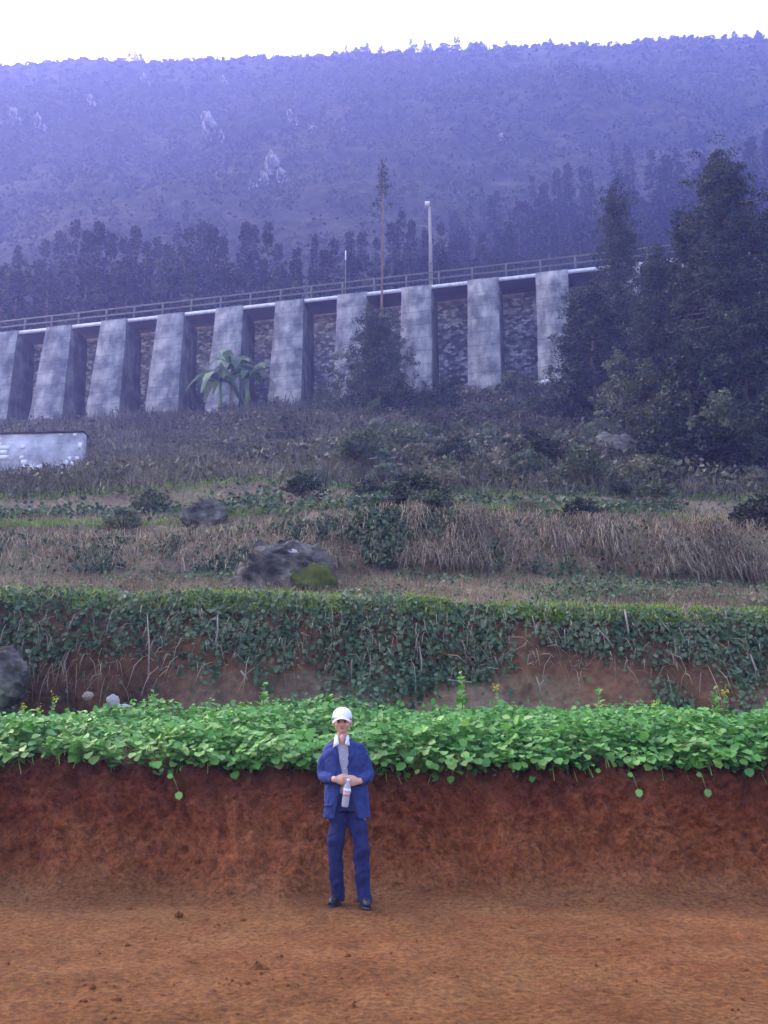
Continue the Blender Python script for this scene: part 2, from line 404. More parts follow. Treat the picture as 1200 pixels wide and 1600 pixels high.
# --- mountain
G, kC = sheet(NB + 1, len(ROWS) - 1, 420, 1.2)
G = smooth_rows(G, kC, 3)
N = normals(G); x, y, z = G[..., 0], G[..., 1], G[..., 2]
far = np.clip((y - 100) / 60, 0, 1) * np.clip((250 - y) / 12, 0, 1)
d = far * (17 * fbm(x * .022, y * .02, 41, 5) + 5 * fbm(x * .09, y * .09, 42, 4)) + np.clip((y - 85) / 20, 0, 1) * 1.1 * fbm(x * .35, y * .35, 43, 3)
G = G + N * d[..., None]
SCm = Surf(G)
M_mtn = noise_mat('mountain_earth', [(.35, (.035, .045, .022)), (.5, (.065, .06, .035)), (.66, (.11, .095, .065))], scale=.05, detail=9, rough=.95, bump=.6, bscale=.6, bdist=.8, spec=.1,
                  second=([(.3, (.6, .6, .6)), (.7, (1.3, 1.3, 1.3))], .4, .9))
mtn = mesh('mountain', G.reshape(-1, 3), grid_q(G.shape[0], G.shape[1]), M_mtn, smooth=True)
tag(mtn, 'steep wooded mountain behind the retaining wall', kind='structure')

# ------------------------------------------------------------------ haze: one closed box round everything but the sky
hb = mesh('haze', *box(-460, 460, -235, 440, -1.2, 222), None)
hm = bpy.data.materials.new('haze_air'); hm.use_nodes = True; t = hm.node_tree; t.nodes.remove(t.nodes['Principled BSDF'])
pv = t.nodes.new('ShaderNodeVolumePrincipled'); pv.inputs['Color'].default_value = (.30, .35, .98, 1)
pv.inputs['Density'].default_value = .0020; pv.inputs['Anisotropy'].default_value = .42
t.links.new(pv.outputs[0], t.nodes['Material Output'].inputs['Volume'])
hb.data.materials.append(hm); tag(hb, 'bluish haze in the air', kind='stuff')

# ------------------------------------------------------------------ retaining wall with buttresses (road viaduct)
def concrete(name, a, b_, c, vs=1.0):
    m, t, b = new_mat(name)
    tc = t.nodes.new('ShaderNodeTexCoord')
    mp = t.nodes.new('ShaderNodeMapping'); mp.inputs['Scale'].default_value = (1.6, 1.6, .5); t.links.new(tc.outputs['Object'], mp.inputs[0])
    n1 = t.nodes.new('ShaderNodeTexNoise'); n1.inputs['Scale'].default_value = 1.2; n1.inputs['Detail'].default_value = 8; n1.inputs['Roughness'].default_value = .7; t.links.new(mp.outputs[0], n1.inputs[0])
    n2 = t.nodes.new('ShaderNodeTexNoise'); n2.inputs['Scale'].default_value = .9; n2.inputs['Detail'].default_value = 5; t.links.new(tc.outputs['Object'], n2.inputs[0])
    r1 = ramp(t, [(.33, a), (.5, b_), (.67, c)]); t.links.new(n1.outputs[0], r1.inputs[0])
    r2 = ramp(t, [(.38, (.40, .42, .45)), (.54, (1, 1, 1)), (.68, (1.28, 1.25, 1.2))]); t.links.new(n2.outputs[0], r2.inputs[0])
    sx = t.nodes.new('ShaderNodeSeparateXYZ'); t.links.new(tc.outputs['Object'], sx.inputs[0])
    wv = t.nodes.new('ShaderNodeMath'); wv.operation = 'PINGPONG'; wv.inputs[1].default_value = .5; t.links.new(sx.outputs[2], wv.inputs[0])
    r3 = ramp(t, [(0, (.62, .62, .62)), (.06, (1, 1, 1))]); t.links.new(wv.outputs[0], r3.inputs[0])
    m1 = t.nodes.new('ShaderNodeMix'); m1.data_type = 'RGBA'; m1.blend_type = 'MULTIPLY'; m1.inputs[0].default_value = .9
    m2 = t.nodes.new('ShaderNodeMix'); m2.data_type = 'RGBA'; m2.blend_type = 'MULTIPLY'; m2.inputs[0].default_value = .9 * vs
    t.links.new(r1.outputs[0], m1.inputs[6]); t.links.new(r2.outputs[0], m1.inputs[7]); t.links.new(m1.outputs[2], m2.inputs[6]); t.links.new(r3.outputs[0], m2.inputs[7])
    t.links.new(m2.outputs[2], b.inputs['Base Color']); b.inputs['Roughness'].default_value = .9
    bp = t.nodes.new('ShaderNodeBump'); bp.inputs['Strength'].default_value = .6; bp.inputs['Distance'].default_value = .05
    t.links.new(n1.outputs[0], bp.inputs['Height']); t.links.new(bp.outputs[0], b.inputs['Normal'])
    return m
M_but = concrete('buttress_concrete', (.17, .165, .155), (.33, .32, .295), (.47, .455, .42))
M_side = concrete('shaded_flank_concrete', (.03, .032, .03), (.085, .085, .078), (.16, .16, .145))  # darkened buttress concrete, flank shade put into the colour
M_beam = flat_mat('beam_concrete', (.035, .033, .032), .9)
M_slab = noise_mat('slab_concrete', [(.3, (.5, .5, .49)), (.6, (.8, .8, .79))], scale=2, rough=.8, bump=.1)
M_steel = flat_mat('railing_steel', (.15, .16, .135), .6)
M_asph = noise_mat('asphalt', [(.3, (.04, .04, .042)), (.7, (.065, .065, .065))], scale=6)
def masonry():
    m, t, b = new_mat('rubble_masonry')
    tc = t.nodes.new('ShaderNodeTexCoord'); vo = t.nodes.new('ShaderNodeTexVoronoi'); vo.inputs['Scale'].default_value = 3.4; vo.inputs['Randomness'].default_value = .8
    mp = t.nodes.new('ShaderNodeMapping'); mp.inputs['Scale'].default_value = (1, 1, 1.5); t.links.new(tc.outputs['Object'], mp.inputs[0]); t.links.new(mp.outputs[0], vo.inputs['Vector'])
    sp = t.nodes.new('ShaderNodeSeparateColor'); t.links.new(vo.outputs['Color'], sp.inputs[0])
    r = ramp(t, [(0, (.035, .04, .045)), (.5, (.12, .13, .14)), (1, (.42, .43, .45))]); t.links.new(sp.outputs[0], r.inputs[0])
    v2 = t.nodes.new('ShaderNodeTexVoronoi'); v2.feature = 'DISTANCE_TO_EDGE'; v2.inputs['Scale'].default_value = 3.4; v2.inputs['Randomness'].default_value = .8; t.links.new(mp.outputs[0], v2.inputs['Vector'])
    r2 = ramp(t, [(0, (.35, .34, .33)), (.07, (1, 1, 1))]); t.links.new(v2.outputs[0], r2.inputs[0])
    mx = t.nodes.new('ShaderNodeMix'); mx.data_type = 'RGBA'; mx.blend_type = 'MULTIPLY'; mx.inputs[0].default_value = .9
    t.links.new(r.outputs[0], mx.inputs[6]); t.links.new(r2.outputs[0], mx.inputs[7])
    n2 = t.nodes.new('ShaderNodeTexNoise'); n2.inputs['Scale'].default_value = .6; n2.inputs['Detail'].default_value = 6; t.links.new(tc.outputs['Object'], n2.inputs[0])
    r3 = ramp(t, [(.35, (.35, .38, .36)), (.55, (1, 1, 1)), (.7, (1.2, 1.2, 1.2))]); t.links.new(n2.outputs[0], r3.inputs[0])
    m2 = t.nodes.new('ShaderNodeMix'); m2.data_type = 'RGBA'; m2.blend_type = 'MULTIPLY'; m2.inputs[0].default_value = 1
    t.links.new(mx.outputs[2], m2.inputs[6]); t.links.new(r3.outputs[0], m2.inputs[7]); t.links.new(m2.outputs[2], b.inputs['Base Color'])
    b.inputs['Roughness'].default_value = .9
    bp = t.nodes.new('ShaderNodeBump'); bp.inputs['Strength'].default_value = .8; bp.inputs['Distance'].default_value = .08
    t.links.new(v2.outputs[0], bp.inputs['Height']); t.links.new(bp.outputs[0], b.inputs['Normal'])
    return m
M_mas = masonry()
# the wall's own frame: local x along the wall, local -y towards the camera, z up from the deck top
wall_rz = math.atan2(WD[1], WD[0])
def wallp(s, off, z):
    p = W0 + WD * s + WN * off; return float(p[0]), float(p[1]), float(z)
viad = empty('road_viaduct', wallp(0, 0, WTOP), wall_rz)
tag(viad, 'long grey retaining wall with tall concrete buttresses carrying a road across the hillside', 'retaining wall')
SP = 4.69; S0, S1 = -70.0, 45.0
mesh('wall_face', *box(S0, S1, 2.2, 3.0, -11.0, -.62), M_mas, viad)
mesh('coping', *box(S0, S1, 2.06, 3.0, -.618, -.32), concrete('coping_concrete', (.3, .28, .25), (.45, .42, .39), (.6, .57, .53), .3), viad)
mesh('soffit', *box(S0, S1, .06, 3.4, -.318, -.262), M_beam, viad)  # near-black colour paints in the shade under the overhanging slab
mesh('deck_slab', *box(S0, S1, -.02, 9.2, -.26, 0.0), M_slab, viad)
def buttress(s):
    parts = []
    fs = min(1, max(0, -(s + 8) / 28)); wt, wb, zt, zb = 1.08, 1.12 + .40 * fs, .02, -11.0; ft, fb = -.12, -.75 - .5 * fs
    zs = np.linspace(zt, zb, 14); V = []
    r_ = np.random.default_rng(int(s * 10) + 900)
    for q in zs:
        f = (q - zt) / (zb - zt); hw = wt + (wb - wt) * f; fy = ft + (fb - ft) * f
        j = r_.normal(0, .012, 4)
        V += [(s - hw + j[0], 2.9, q), (s - hw + j[1], fy + j[2], q), (s + hw + j[3], fy + j[2], q), (s + hw + j[3], 2.9, q)]
    Q = []
    for i in range(len(zs) - 1):
        for a in range(4):
            b_ = (a + 1) % 4; Q.append((4 * i + a, 4 * i + b_, 4 * i + 4 + b_, 4 * i + 4 + a))
    Q.append((0, 3, 2, 1)); n = 4 * (len(zs) - 1); Q.append((n, n + 1, n + 2, n + 3))
    return np.array(V), np.array(Q)
for k in range(-9, 14):
    o = mesh('buttress', *buttress(-SP * k if k else 0.0), M_but, viad); o.data.materials.append(M_side)     # shade between the buttresses painted into both flanks as darker concrete
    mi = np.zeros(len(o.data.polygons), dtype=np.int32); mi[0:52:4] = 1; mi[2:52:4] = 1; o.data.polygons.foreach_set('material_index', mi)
    # a narrower pier behind each buttress's right edge
# railing
rail = empty('railing'); rail.parent = viad; rail.location = (0, 0, 0)
rv = [tube([(S0, .12, hh), (S1, .12, hh)], .055, 6) for hh in (1.02, .52)]
for i in range(0, 48):
    s = S0 + 2.35 * i + 1.1
    if s > S1: break
    a = tube([(s, .12, 0.0), (s, .12, 1.04)], .07, 6)
    mesh('post', a[0], a[1], M_steel, rail)
j = join(rv); mesh('rail', j[0], j[1], M_steel, rail)
rd = mesh('road', *box(S0, S1, .6, 8.9, .004, .05), M_asph); rd.location = viad.location; rd.rotation_euler = viad.rotation_euler
tag(rd, 'road on top of the retaining wall', kind='structure')
# ------------------------------------------------------------------ lamp post, whitewashed wall, boulders, stones
M_pole = noise_mat('weathered_pole', [(.3, (.22, .20, .17)), (.7, (.42, .39, .35))], scale=3, mapping=(1, 1, .3), rough=.85)
M_white = flat_mat('white_enamel', (.85, .85, .85), .4, .03)
def lamp():
    x, y, z = at(673, 440, 62.6); z = WTOP + .05
    h = at(670, 323, 62.6)[2] - z
    r = empty('lamp_post', (x, y, z))
    a = tube([(0, 0, -.02), (.01, 0, h * .5), (-.02, 0, h)], [.15, .13, .10], 10); mesh('pole', a[0], a[1], M_pole, r, smooth=True)
    a = tube([(-.02, 0, h - .12), (-.1, -.05, h + .02), (-.22, -.12, h + .05)], .035, 6); mesh('arm', a[0], a[1], M_steel, r)
    p = [box(-.36, -.02, -.3, .02, h + .0, h + .26), box(-.33, -.05, -.27, -.01, h - .05, h - .002)]
    j = join(p); mesh('lamp_head', j[0], j[1], M_white, r)
    a = tube([(0, 0, h * .28), (0, 0, h * .30)], .17, 10); mesh('band', a[0], a[1], M_steel, r)
    tag(r, 'pale street lamp pole with a small white lamp head, standing at the road edge', 'lamp post')
lamp()
def small_marker():
    x, y, z = at(540, 400, 70); hgt = 3.3
    r = empty('marker_post', (x, y, WTOP + .05)); zt = at(540, 392, 70)[2] - WTOP - .05
    a = tube([(0, 0, 0), (0, 0, zt)], .045, 6); mesh('post', a[0], a[1], M_steel, r)
    j = box(-.05, .05, -.05, -.047 + .06, zt - .8, zt); mesh('plate', j[0], j[1], M_white, r)
    tag(r, 'thin white-topped marker post rising behind the railing left of the slender bare tree', 'marker post')
small_marker()

# whitewashed wall of a low block hut, left edge
M_blocks = None
def block_wall_mat():
    m, t, b = new_mat('peeling_whitewash')
    tc = t.nodes.new('ShaderNodeTexCoord')
    br = t.nodes.new('ShaderNodeTexBrick'); br.inputs['Scale'].default_value = 1.0; br.inputs['Brick Width'].default_value = .24; br.inputs['Row Height'].default_value = .2
    br.inputs['Mortar Size'].default_value = .006; br.inputs['Color1'].default_value = (.40, .40, .42, 1); br.inputs['Color2'].default_value = (.48, .47, .5, 1); br.inputs['Mortar'].default_value = (.36, .36, .38, 1)
    mp = t.nodes.new('ShaderNodeMapping'); mp.inputs['Rotation'].default_value = (R(90), 0, 0)
    t.links.new(tc.outputs['Object'], mp.inputs[0]); t.links.new(mp.outputs[0], br.inputs[0])
    n = t.nodes.new('ShaderNodeTexNoise'); n.inputs['Scale'].default_value = 1.1; n.inputs['Detail'].default_value = 6; t.links.new(tc.outputs['Object'], n.inputs[0])
    r = ramp(t, [(.38, (.75, .73, .72)), (.6, (1.35, 1.33, 1.3))]); t.links.new(n.outputs[0], r.inputs[0])
    mx = t.nodes.new('ShaderNodeMix'); mx.data_type = 'RGBA'; mx.blend_type = 'MULTIPLY'; mx.inputs[0].default_value = 1
    t.links.new(br.outputs[0], mx.inputs[6]); t.links.new(r.outputs[0], mx.inputs[7]); t.links.new(mx.outputs[2], b.inputs['Base Color']); b.inputs['Roughness'].default_value = .85
    return m
def hut():
    Y = 45.0; x1, _, z1 = at(130, 676, Y); x0 = x1 - 7.5; _, _, zb = at(120, 748, Y)
    hgt = z1 - zb
    r = empty('block_hut', (x1, Y, zb - .4), R(-4))
    mesh('wall', *box(-7.5, 0, 0, .5, 0, hgt + .4), block_wall_mat(), r)
    mesh('roof_slab', *box(-7.6, .02, -.06, .75, hgt + .402, hgt + .50), M_beam, r)
    # bright tiles of fresh whitewash on single blocks
    sc = 45.8 / F
    P = [(33, 696, 8, 8), (31, 713, 6, 6), (35, 720, 10, 7), (42, 727, 18, 8), (51, 733, 15, 8), (47, 740, 10, 8), (60, 730, 12, 8), (64, 727, 8, 5), (75, 738, 7, 11),
         (97, 741, 9, 7), (104, 735, 6, 7), (103, 722, 6, 7), (108, 716, 6, 6), (112, 724, 6, 6), (120, 716, 6, 6), (117, 679, 6, 6), (125, 696, 6, 10), (4, 697, 16, 7), (2, 704, 12, 7), (3, 712, 14, 7), (-8, 700, 10, 24), (94, 678, 6, 3), (55, 738, 8, 6), (70, 732, 5, 5)]
    for i, (px, py, w_, h_) in enumerate(P):
        a = at(px, py, Y); cx = a[0] - x1; cz = a[2] - (zb - .4)
        o = mesh('white_patch', *box(cx - w_ * sc / 2, cx + w_ * sc / 2, -.018 - .002 * (i % 5), .01, cz - h_ * sc / 2, cz + h_ * sc / 2), M_white, r)
    tag(r, 'low grey block hut wall with bright white square patches below the leftmost buttresses', 'hut')
hut()

M_rock = noise_mat('grey_rock', [(.3, (.035, .034, .03)), (.5, (.09, .085, .075)), (.7, (.2, .19, .17))], scale=2.2, detail=9, rough=.9, bump=1.0, bscale=5, bdist=.16, second=([(.35, (.35, .35, .35)), (.6, (1.5, 1.45, 1.35))], 1.1, .9))
M_prock = noise_mat('pale_rock', [(.3, (.32, .29, .27)), (.7, (.55, .5, .46))], scale=3, rough=.85, bump=.5, bdist=.03)
M_moss = noise_mat('moss', [(.3, (.035, .05, .008)), (.7, (.12, .13, .02))], scale=9, rough=1, bump=.8, bdist=.03)
def boulder(name, px, Y, pyb, size, seed, label, mat=None, rz=0, sink=.3):
    x, y, z = at(px, pyb, Y)
    r = empty(name, (x, y, z), rz)
    V, Q = ellipsoid((0, 0, size[2] * (1 - sink)), size, 72, 44, .34, seed); V = V + .05 * size[2] * (np.stack([fbm(V[:, 0] * 9 + 3, V[:, 2] * 9 + V[:, 1] * 5, seed, 4), fbm(V[:, 1] * 9, V[:, 2] * 9, seed + 1, 4), fbm(V[:, 0] * 9, V[:, 1] * 9, seed + 2, 4)], 1)) * 6; mesh('stone', V, Q, mat or M_rock, r, smooth=True)
    return tag(r, label, 'boulder')
M_lich = noise_mat('lichen', [(.35, (.12, .115, .10)), (.65, (.36, .34, .31))], scale=6, bump=.6, bdist=.03)
b = boulder('boulder', 442, 16.4, 944, (.80, .55, .66), 3, 'big grey boulder with a pale top and yellow moss, lying on the lower terrace')
V, Q = ellipsoid((.50, -.20, .22), (.44, .40, .42), 48, 30, .5, 8); mesh('moss_cushion', V, Q, M_moss, b, smooth=True)
V, Q = ellipsoid((.14, -.02, .86), (.22, .2, .09), 30, 16, .3, 11); mesh('pale_cap', V, Q, M_prock, b, smooth=True)
V, Q = ellipsoid((.14, -.42, .28), (.12, .10, .16), 30, 18, .5, 12); mesh('pale_face', V, Q, M_lich, b, smooth=True)
V, Q = ellipsoid((-.55, -.1, .12), (.5, .4, .36), 24, 16, .25, 13); mesh('flank', V, Q, M_rock, b, smooth=True)
boulder('boulder', 316, 22.4, 832, (.52, .4, .46), 21, 'dark rounded boulder on the middle terrace left of centre')
boulder('boulder', 2, 13.05, 1096, (.28, .34, .38), 33, 'grey boulder half hidden in the bank at the left edge above the crop')
boulder('boulder', 965, 36, 735, (1.15, .9, .85), 41, 'broad grey boulder among the bushes below the tall dark conifers', noise_mat('lichen_rock', [(.3, (.08, .075, .06)), (.7, (.19, .18, .14))], scale=2, bump=.7, bdist=.05))
boulder('stone', 176, 13.15, 1103, (.09, .05, .09), 51, 'pale flat stone stuck in the soil behind the crop at left', M_prock, R(30))['category'] = 'stone'
boulder('stone', 137, 13.2, 1092, (.07, .06, .06), 52, 'small brownish stone beside the pale flat stone behind the crop', noise_mat('brown_stone', [(.3, (.25, .17, .13)), (.7, (.4, .3, .24))], scale=4))['category'] = 'stone'
boulder('stone', 192, 13.1, 1110, (.09, .06, .05), 53, 'low stone lying just right of the pale flat stone behind the crop', M_prock)['category'] = 'stone'
boulder('rubble_block', 851, 57.0, 606, (.55, .4, .28), 54, 'white stone block at the foot of the rightmost clear buttress', M_white)['category'] = 'stone'

# ------------------------------------------------------------------ vegetation materials
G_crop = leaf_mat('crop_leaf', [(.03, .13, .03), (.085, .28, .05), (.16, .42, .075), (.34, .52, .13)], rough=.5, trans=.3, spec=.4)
G_vine = leaf_mat('vine_leaf', [(.03, .06, .03), (.08, .16, .065), (.16, .26, .11), (.32, .36, .22)], trans=.2)
G_lip = leaf_mat('fresh_grass', [(.13, .22, .04), (.24, .38, .07), (.38, .50, .13)], trans=.3)
G_dry = leaf_mat('dry_grass', [(.11, .085, .05), (.26, .20, .12), (.44, .36, .23), (.60, .52, .36)], trans=.2)
G_brown = leaf_mat('brown_scrub', [(.045, .05, .03), (.10, .10, .055), (.19, .165, .10), (.12, .16, .07)], trans=.15)
G_dark = leaf_mat('dark_foliage', [(.008, .014, .008), (.016, .030, .014), (.030, .052, .022), (.055, .075, .035)], trans=.15)
G_mid = leaf_mat('bush_foliage', [(.02, .035, .018), (.06, .09, .04), (.12, .15, .07), (.22, .24, .13)], trans=.2)
G_pale = leaf_mat('pale_foliage', [(.06, .09, .05), (.12, .16, .10), (.22, .26, .18)], trans=.25)
G_con = leaf_mat('conifer_needles', [(.005, .011, .010), (.010, .022, .014), (.020, .036, .022)], trans=.1)
G_scr = leaf_mat('mountain_scrub_leaf', [(.018, .028, .014), (.035, .045, .022), (.06, .07, .035), (.10, .09, .06)], trans=.1)
G_ban = leaf_mat('banana_leaf', [(.05, .13, .06), (.10, .21, .08), (.19, .31, .13), (.60, .64, .45)], trans=.3, rough=.45)
M_bark = noise_mat('bark', [(.3, (.06, .045, .035)), (.7, (.16, .13, .10))], scale=5, mapping=(1, 1, .25), rough=.95, bump=.6, bdist=.02)
M_pbark = noise_mat('pale_bark', [(.3, (.20, .15, .10)), (.7, (.38, .31, .23))], scale=4, mapping=(1, 1, .25), rough=.9, bump=.4, bdist=.01)
M_stick = noise_mat('dead_wood', [(.3, (.26, .22, .17)), (.7, (.48, .43, .36))], scale=12, mapping=(1, 1, .3), rough=.9)
M_stem = flat_mat('green_stem', (.16, .26, .07), .6)
M_flower = flat_mat('yellow_petals', (.75, .62, .03), .6, .1)

# ------------------------------------------------------------------ the crop
def crop():
    rowsel = (kA[8] - 3, SA.G.shape[0] - 2)
    n = 46000
    P, N = SA.sample(n, rows=rowsel, xlim=view, wt=lambda C: .25 + (fbm(C[..., 0] * 1.6, C[..., 1] * 1.6, 60, 3) > -.16))
    h0 = .34 + .18 * 2 * fbm(P[:, 0] * 1.3, P[:, 1] * 1.3, 61, 3) + .10 * 2 * fbm(P[:, 0] * 4.5, P[:, 1] * 4.5, 62, 2)
    back = np.clip((13.0 - P[:, 1]) / .5, 0.55, 1); front = np.clip((P[:, 1] - 9.95) / .35, .25, 1)
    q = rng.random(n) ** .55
    P = P + np.stack([rng.normal(0, .03, n), rng.normal(0, .04, n) - .10 * (1 - front), np.maximum(h0, .12) * back * q * np.maximum(front, .45)], 1)
    az = rng.uniform(0, 2 * math.pi, n); el = rng.normal(.15, .35, n) - .5 * (1 - q)
    A = np.stack([np.cos(az) * np.cos(el), np.sin(az) * np.cos(el) - .35, np.sin(el)], 1)
    Nn = np.stack([rng.normal(0, .35, n), rng.normal(-.35, .35, n), np.ones(n)], 1)
    size = np.clip(rng.lognormal(-2.88, .30, n), .025, .10) * (1 + .25 * (P[:, 1] < 10.8))
    cl = fbm(P[:, 0] * 3, P[:, 1] * 3, 63, 3)
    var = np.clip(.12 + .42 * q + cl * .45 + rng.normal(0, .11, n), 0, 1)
    var[rng.random(n) < .02] = 1.0
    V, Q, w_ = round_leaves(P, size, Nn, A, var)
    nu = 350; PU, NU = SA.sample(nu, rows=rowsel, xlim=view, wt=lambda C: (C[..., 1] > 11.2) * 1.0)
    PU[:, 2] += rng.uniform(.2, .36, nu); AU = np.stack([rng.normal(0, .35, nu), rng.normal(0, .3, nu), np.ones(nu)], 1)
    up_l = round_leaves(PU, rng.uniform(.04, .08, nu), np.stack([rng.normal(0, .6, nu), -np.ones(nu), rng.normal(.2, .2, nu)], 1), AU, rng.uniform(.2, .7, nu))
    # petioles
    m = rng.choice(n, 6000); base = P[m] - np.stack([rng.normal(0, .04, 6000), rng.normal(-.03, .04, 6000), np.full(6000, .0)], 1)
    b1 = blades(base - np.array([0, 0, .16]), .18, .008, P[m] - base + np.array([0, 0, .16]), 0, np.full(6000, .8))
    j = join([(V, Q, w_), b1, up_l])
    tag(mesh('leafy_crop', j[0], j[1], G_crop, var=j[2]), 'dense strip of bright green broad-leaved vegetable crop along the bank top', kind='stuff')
crop()
# single plants along the front edge that lean and trail over the bank
def crop_plant(seed, trail):
    r = empty('crop_plant'); g = np.random.default_rng(seed); n = 9
    st = []; P = []; A = []; 
    for i in range(n):
        a = g.uniform(-2.6, -.5) if i % 3 else g.uniform(0, 6.28); L = g.uniform(.10, .22)
        e = np.array([math.cos(a) * L, math.sin(a) * L * .7 - trail * .12, g.uniform(.05, .26) - trail * g.uniform(0, .30)])
        mid = e * .5 + np.array([0, 0, .07]); st.append(tube([(0, 0, -.03), mid, e], [.005, .004, .003], 4))
        P.append(e); A.append(unit((e - mid) + np.array([0, -.05, -.04]) * 1.0))
    j = join(st); mesh('stem', j[0], j[1], M_stem, r)
    P = np.array(P); A = np.array(A)
    V, Q, w_ = round_leaves(P, g.uniform(.06, .12, n), np.array([[0, -.55, 1.0]]) + g.normal(0, .3, (n, 3)), A, g.uniform(.3, 1, n))
    mesh('leaves', V, Q, G_crop, r, var=w_); KIDS[r.name] = list(r.children)
    return r
protos = [crop_plant(i, t_) for i, t_ in enumerate((0, .3, .6, 0, .2))]
used = set()
def place_from(protos, idx, loc, rz, sc, label, cat, group=None):
    p = protos[idx % len(protos)]
    if p.name not in used:
        used.add(p.name); p.location = loc; p.rotation_euler = (0, 0, rz); p.scale = (sc,) * 3 if not hasattr(sc, '__len__') else sc
        tag(p, label, cat, group); return p
    return copy_tree(p, loc, rz, sc, label, cat, group)
for i, px in enumerate(np.linspace(-10, 1212, 46)):
    px = px + random.uniform(-10, 10)
    if 170 < px < 215 and i % 2: continue
    Yl = float(lipY(np.array([XY(px, 10.1, 1200)]))[0]); x0_ = XY(px, Yl, 1200); zz = float(hz(x0_, Yl + .02)[0])
    place_from(protos, i, (x0_, Yl + .01 + random.uniform(-.02, .1), zz - .01), random.uniform(-.5, .5), random.uniform(.85, 1.25),
               'low crop plant with round green leaves leaning over the edge of the red bank', 'crop plant', 'crop plants along the bank edge')
for (px, py, lab) in ((995, 1232, 'crop shoot with one leaf hanging over the bank, left of the other hanging leaf'), (1102, 1232, 'crop plant with a single hanging leaf below the crop near the right edge'), (280, 1236, 'wilted yellowish leaf hanging on its stem over the bank at left')):
    x, y, z = at(px, py, 9.82); xa, ya, za = at(px - 18, 1200, 10.02)
    r = empty('trailing_shoot', (xa, ya, za)); e = np.array([x - xa, y - ya - .03, z - za])
    a = tube([(0, 0, -.02), e * .5 + np.array([0, -.04, .05]), e], [.005, .004, .003], 5); mesh('stem', a[0], a[1], M_stem, r)
    V, Q, w_ = round_leaves(np.array([e, e * .55 + np.array([0, -.04, .04])]), np.array([.085, .06]), np.array([[0, -1, .3], [0, -1, .5]]), np.array([[.2, -.3, -1], [-.8, -.3, .1]]), np.array([.8, .6]))
    mesh('leaves', V, Q, G_crop, r, var=w_); tag(r, lab, 'crop plant')
# flowering stalks standing above the crop
fl = [(720, 1048, 'bushy', 'tallest leafy crop stalk with a pale green tip, above the crop right of the person'), (775, 1072, 'y', 'crop stalk with one yellow flower head next to the tallest leafy stalk'), (1117, 1070, 'bushy', 'pale green leafy stalk just left of the yellow flower at the right'),
      (1133, 1078, 'y', 'stalk with yellow flowers above the crop near the right edge'), (85, 1088, 'y', 'taller yellow flowering stalk at the left end of the crop'), (36, 1102, 'y', 'yellow flowering stalk closest to the left edge'),
      (62, 1106, 'y', 'thin faded flowering stalk between the two yellow ones at left'), (240, 1078, 'bushy', 'leafy crop stalk above the crop at left, right of the pale stone'), (414, 1066, 'bushy', 'slim leafy stalk above the crop left of the person'),
      (935, 1074, 'bushy', 'leafy pointed stalk above the crop in the right half'), (1025, 1098, 'y', 'short stalk with small yellow flowers right of the leafy pointed stalk'), (515, 1085, 'bushy', 'leafy stalk just above the crop behind the white cap')]
for i, (px, py, kd, lab) in enumerate(fl):
    Y = 12.6; x, y, z = at(px, py, Y); zb = float(hz(x, Y)[0]); H = z - zb
    r = empty('flowering_stalk', (x, Y, zb)); g = np.random.default_rng(80 + i)
    a = tube([(0, 0, 0), (g.normal(0, .02), 0, H * .6), (0, 0, H)], [.009, .007, .004], 5); mesh('stem', a[0], a[1], M_stem, r)
    n = 22; P = np.stack([g.normal(0, .012, n), g.normal(0, .012, n), g.uniform(H * .35, H * .97, n)], 1); az = g.uniform(0, 6.28, n)
    s = (.15 if kd == 'bushy' else .08) * (1.15 - .8 * P[:, 2] / H)
    V, Q, w_ = round_leaves(P, s, np.stack([-np.cos(az), -np.sin(az), np.ones(n)], 1), np.stack([np.cos(az), np.sin(az), np.full(n, .8)], 1), g.uniform(.5, 1, n)); mesh('leaves', V, Q, G_crop, r, var=w_)
    if kd == 'y':
        n = 26; V, Q, w_ = leaf_quads(np.array([0, 0, H - .02]) + g.normal(0, 1, (n, 3)) * np.array([.028, .028, .03]), .032, var=g.random(n)); mesh('flowers', V, Q, M_flower, r)
    tag(r, lab, 'flowering stalk')

# ------------------------------------------------------------------ ground cover on the hillside (stuff)
def rowsB(a, b_): return (kB[a], kB[b_])
L_d = []; L_g = []; L_v = []
def nrm(n, m=None): return rng.normal(size=(n, 3))
# vines over the bank behind the crop; gaps let the red earth show
def vw(C):
    n_ = fbm(C[..., 0] * .9 + 7, C[..., 2] * 1.3, 70, 4); hgt = np.clip((C[..., 2] - 1.9) / 1.2, 0, 1)
    rightgap = .22 * np.clip((C[..., 0] + .5) / 3, 0, 1) * (1 - hgt)
    return np.clip((n_ + .10 + .20 * hgt - rightgap - .6 * np.exp(-((C[..., 0] + 4.4) / 1.2) ** 2 - ((C[..., 2] - 1.9) / .5) ** 2)) * 6, .02, 1)
P, N = SB.sample(19000, wt=vw, rows=(kB[1] - 3, kB[4]), xlim=view)
P = P + N * rng.uniform(0, .16, (len(P), 1)) + np.array([0, 0, .02])
A = np.stack([rng.normal(0, .6, len(P)), rng.normal(-.4, .4, len(P)), rng.normal(-.5, .5, len(P))], 1)
L_v.append(round_leaves(P, rng.uniform(.035, .085, len(P)), N + nrm(len(P)) * .45, A, np.clip(.45 + fbm(P[:, 0] * 2, P[:, 2] * 2, 71, 3) * .9 + rng.normal(0, .17, len(P)), 0, 1)))
# dry stems hanging down that bank
P, N = SB.sample(1900, rows=(kB[2], kB[4]), xlim=view)
L_d.append(blades(P + N * .06, rng.uniform(.15, .5, len(P)), .010, N * .6 + nrm(len(P)) * .25, rng.uniform(.4, 1.0, len(P)), rng.uniform(.3, 1, len(P))))
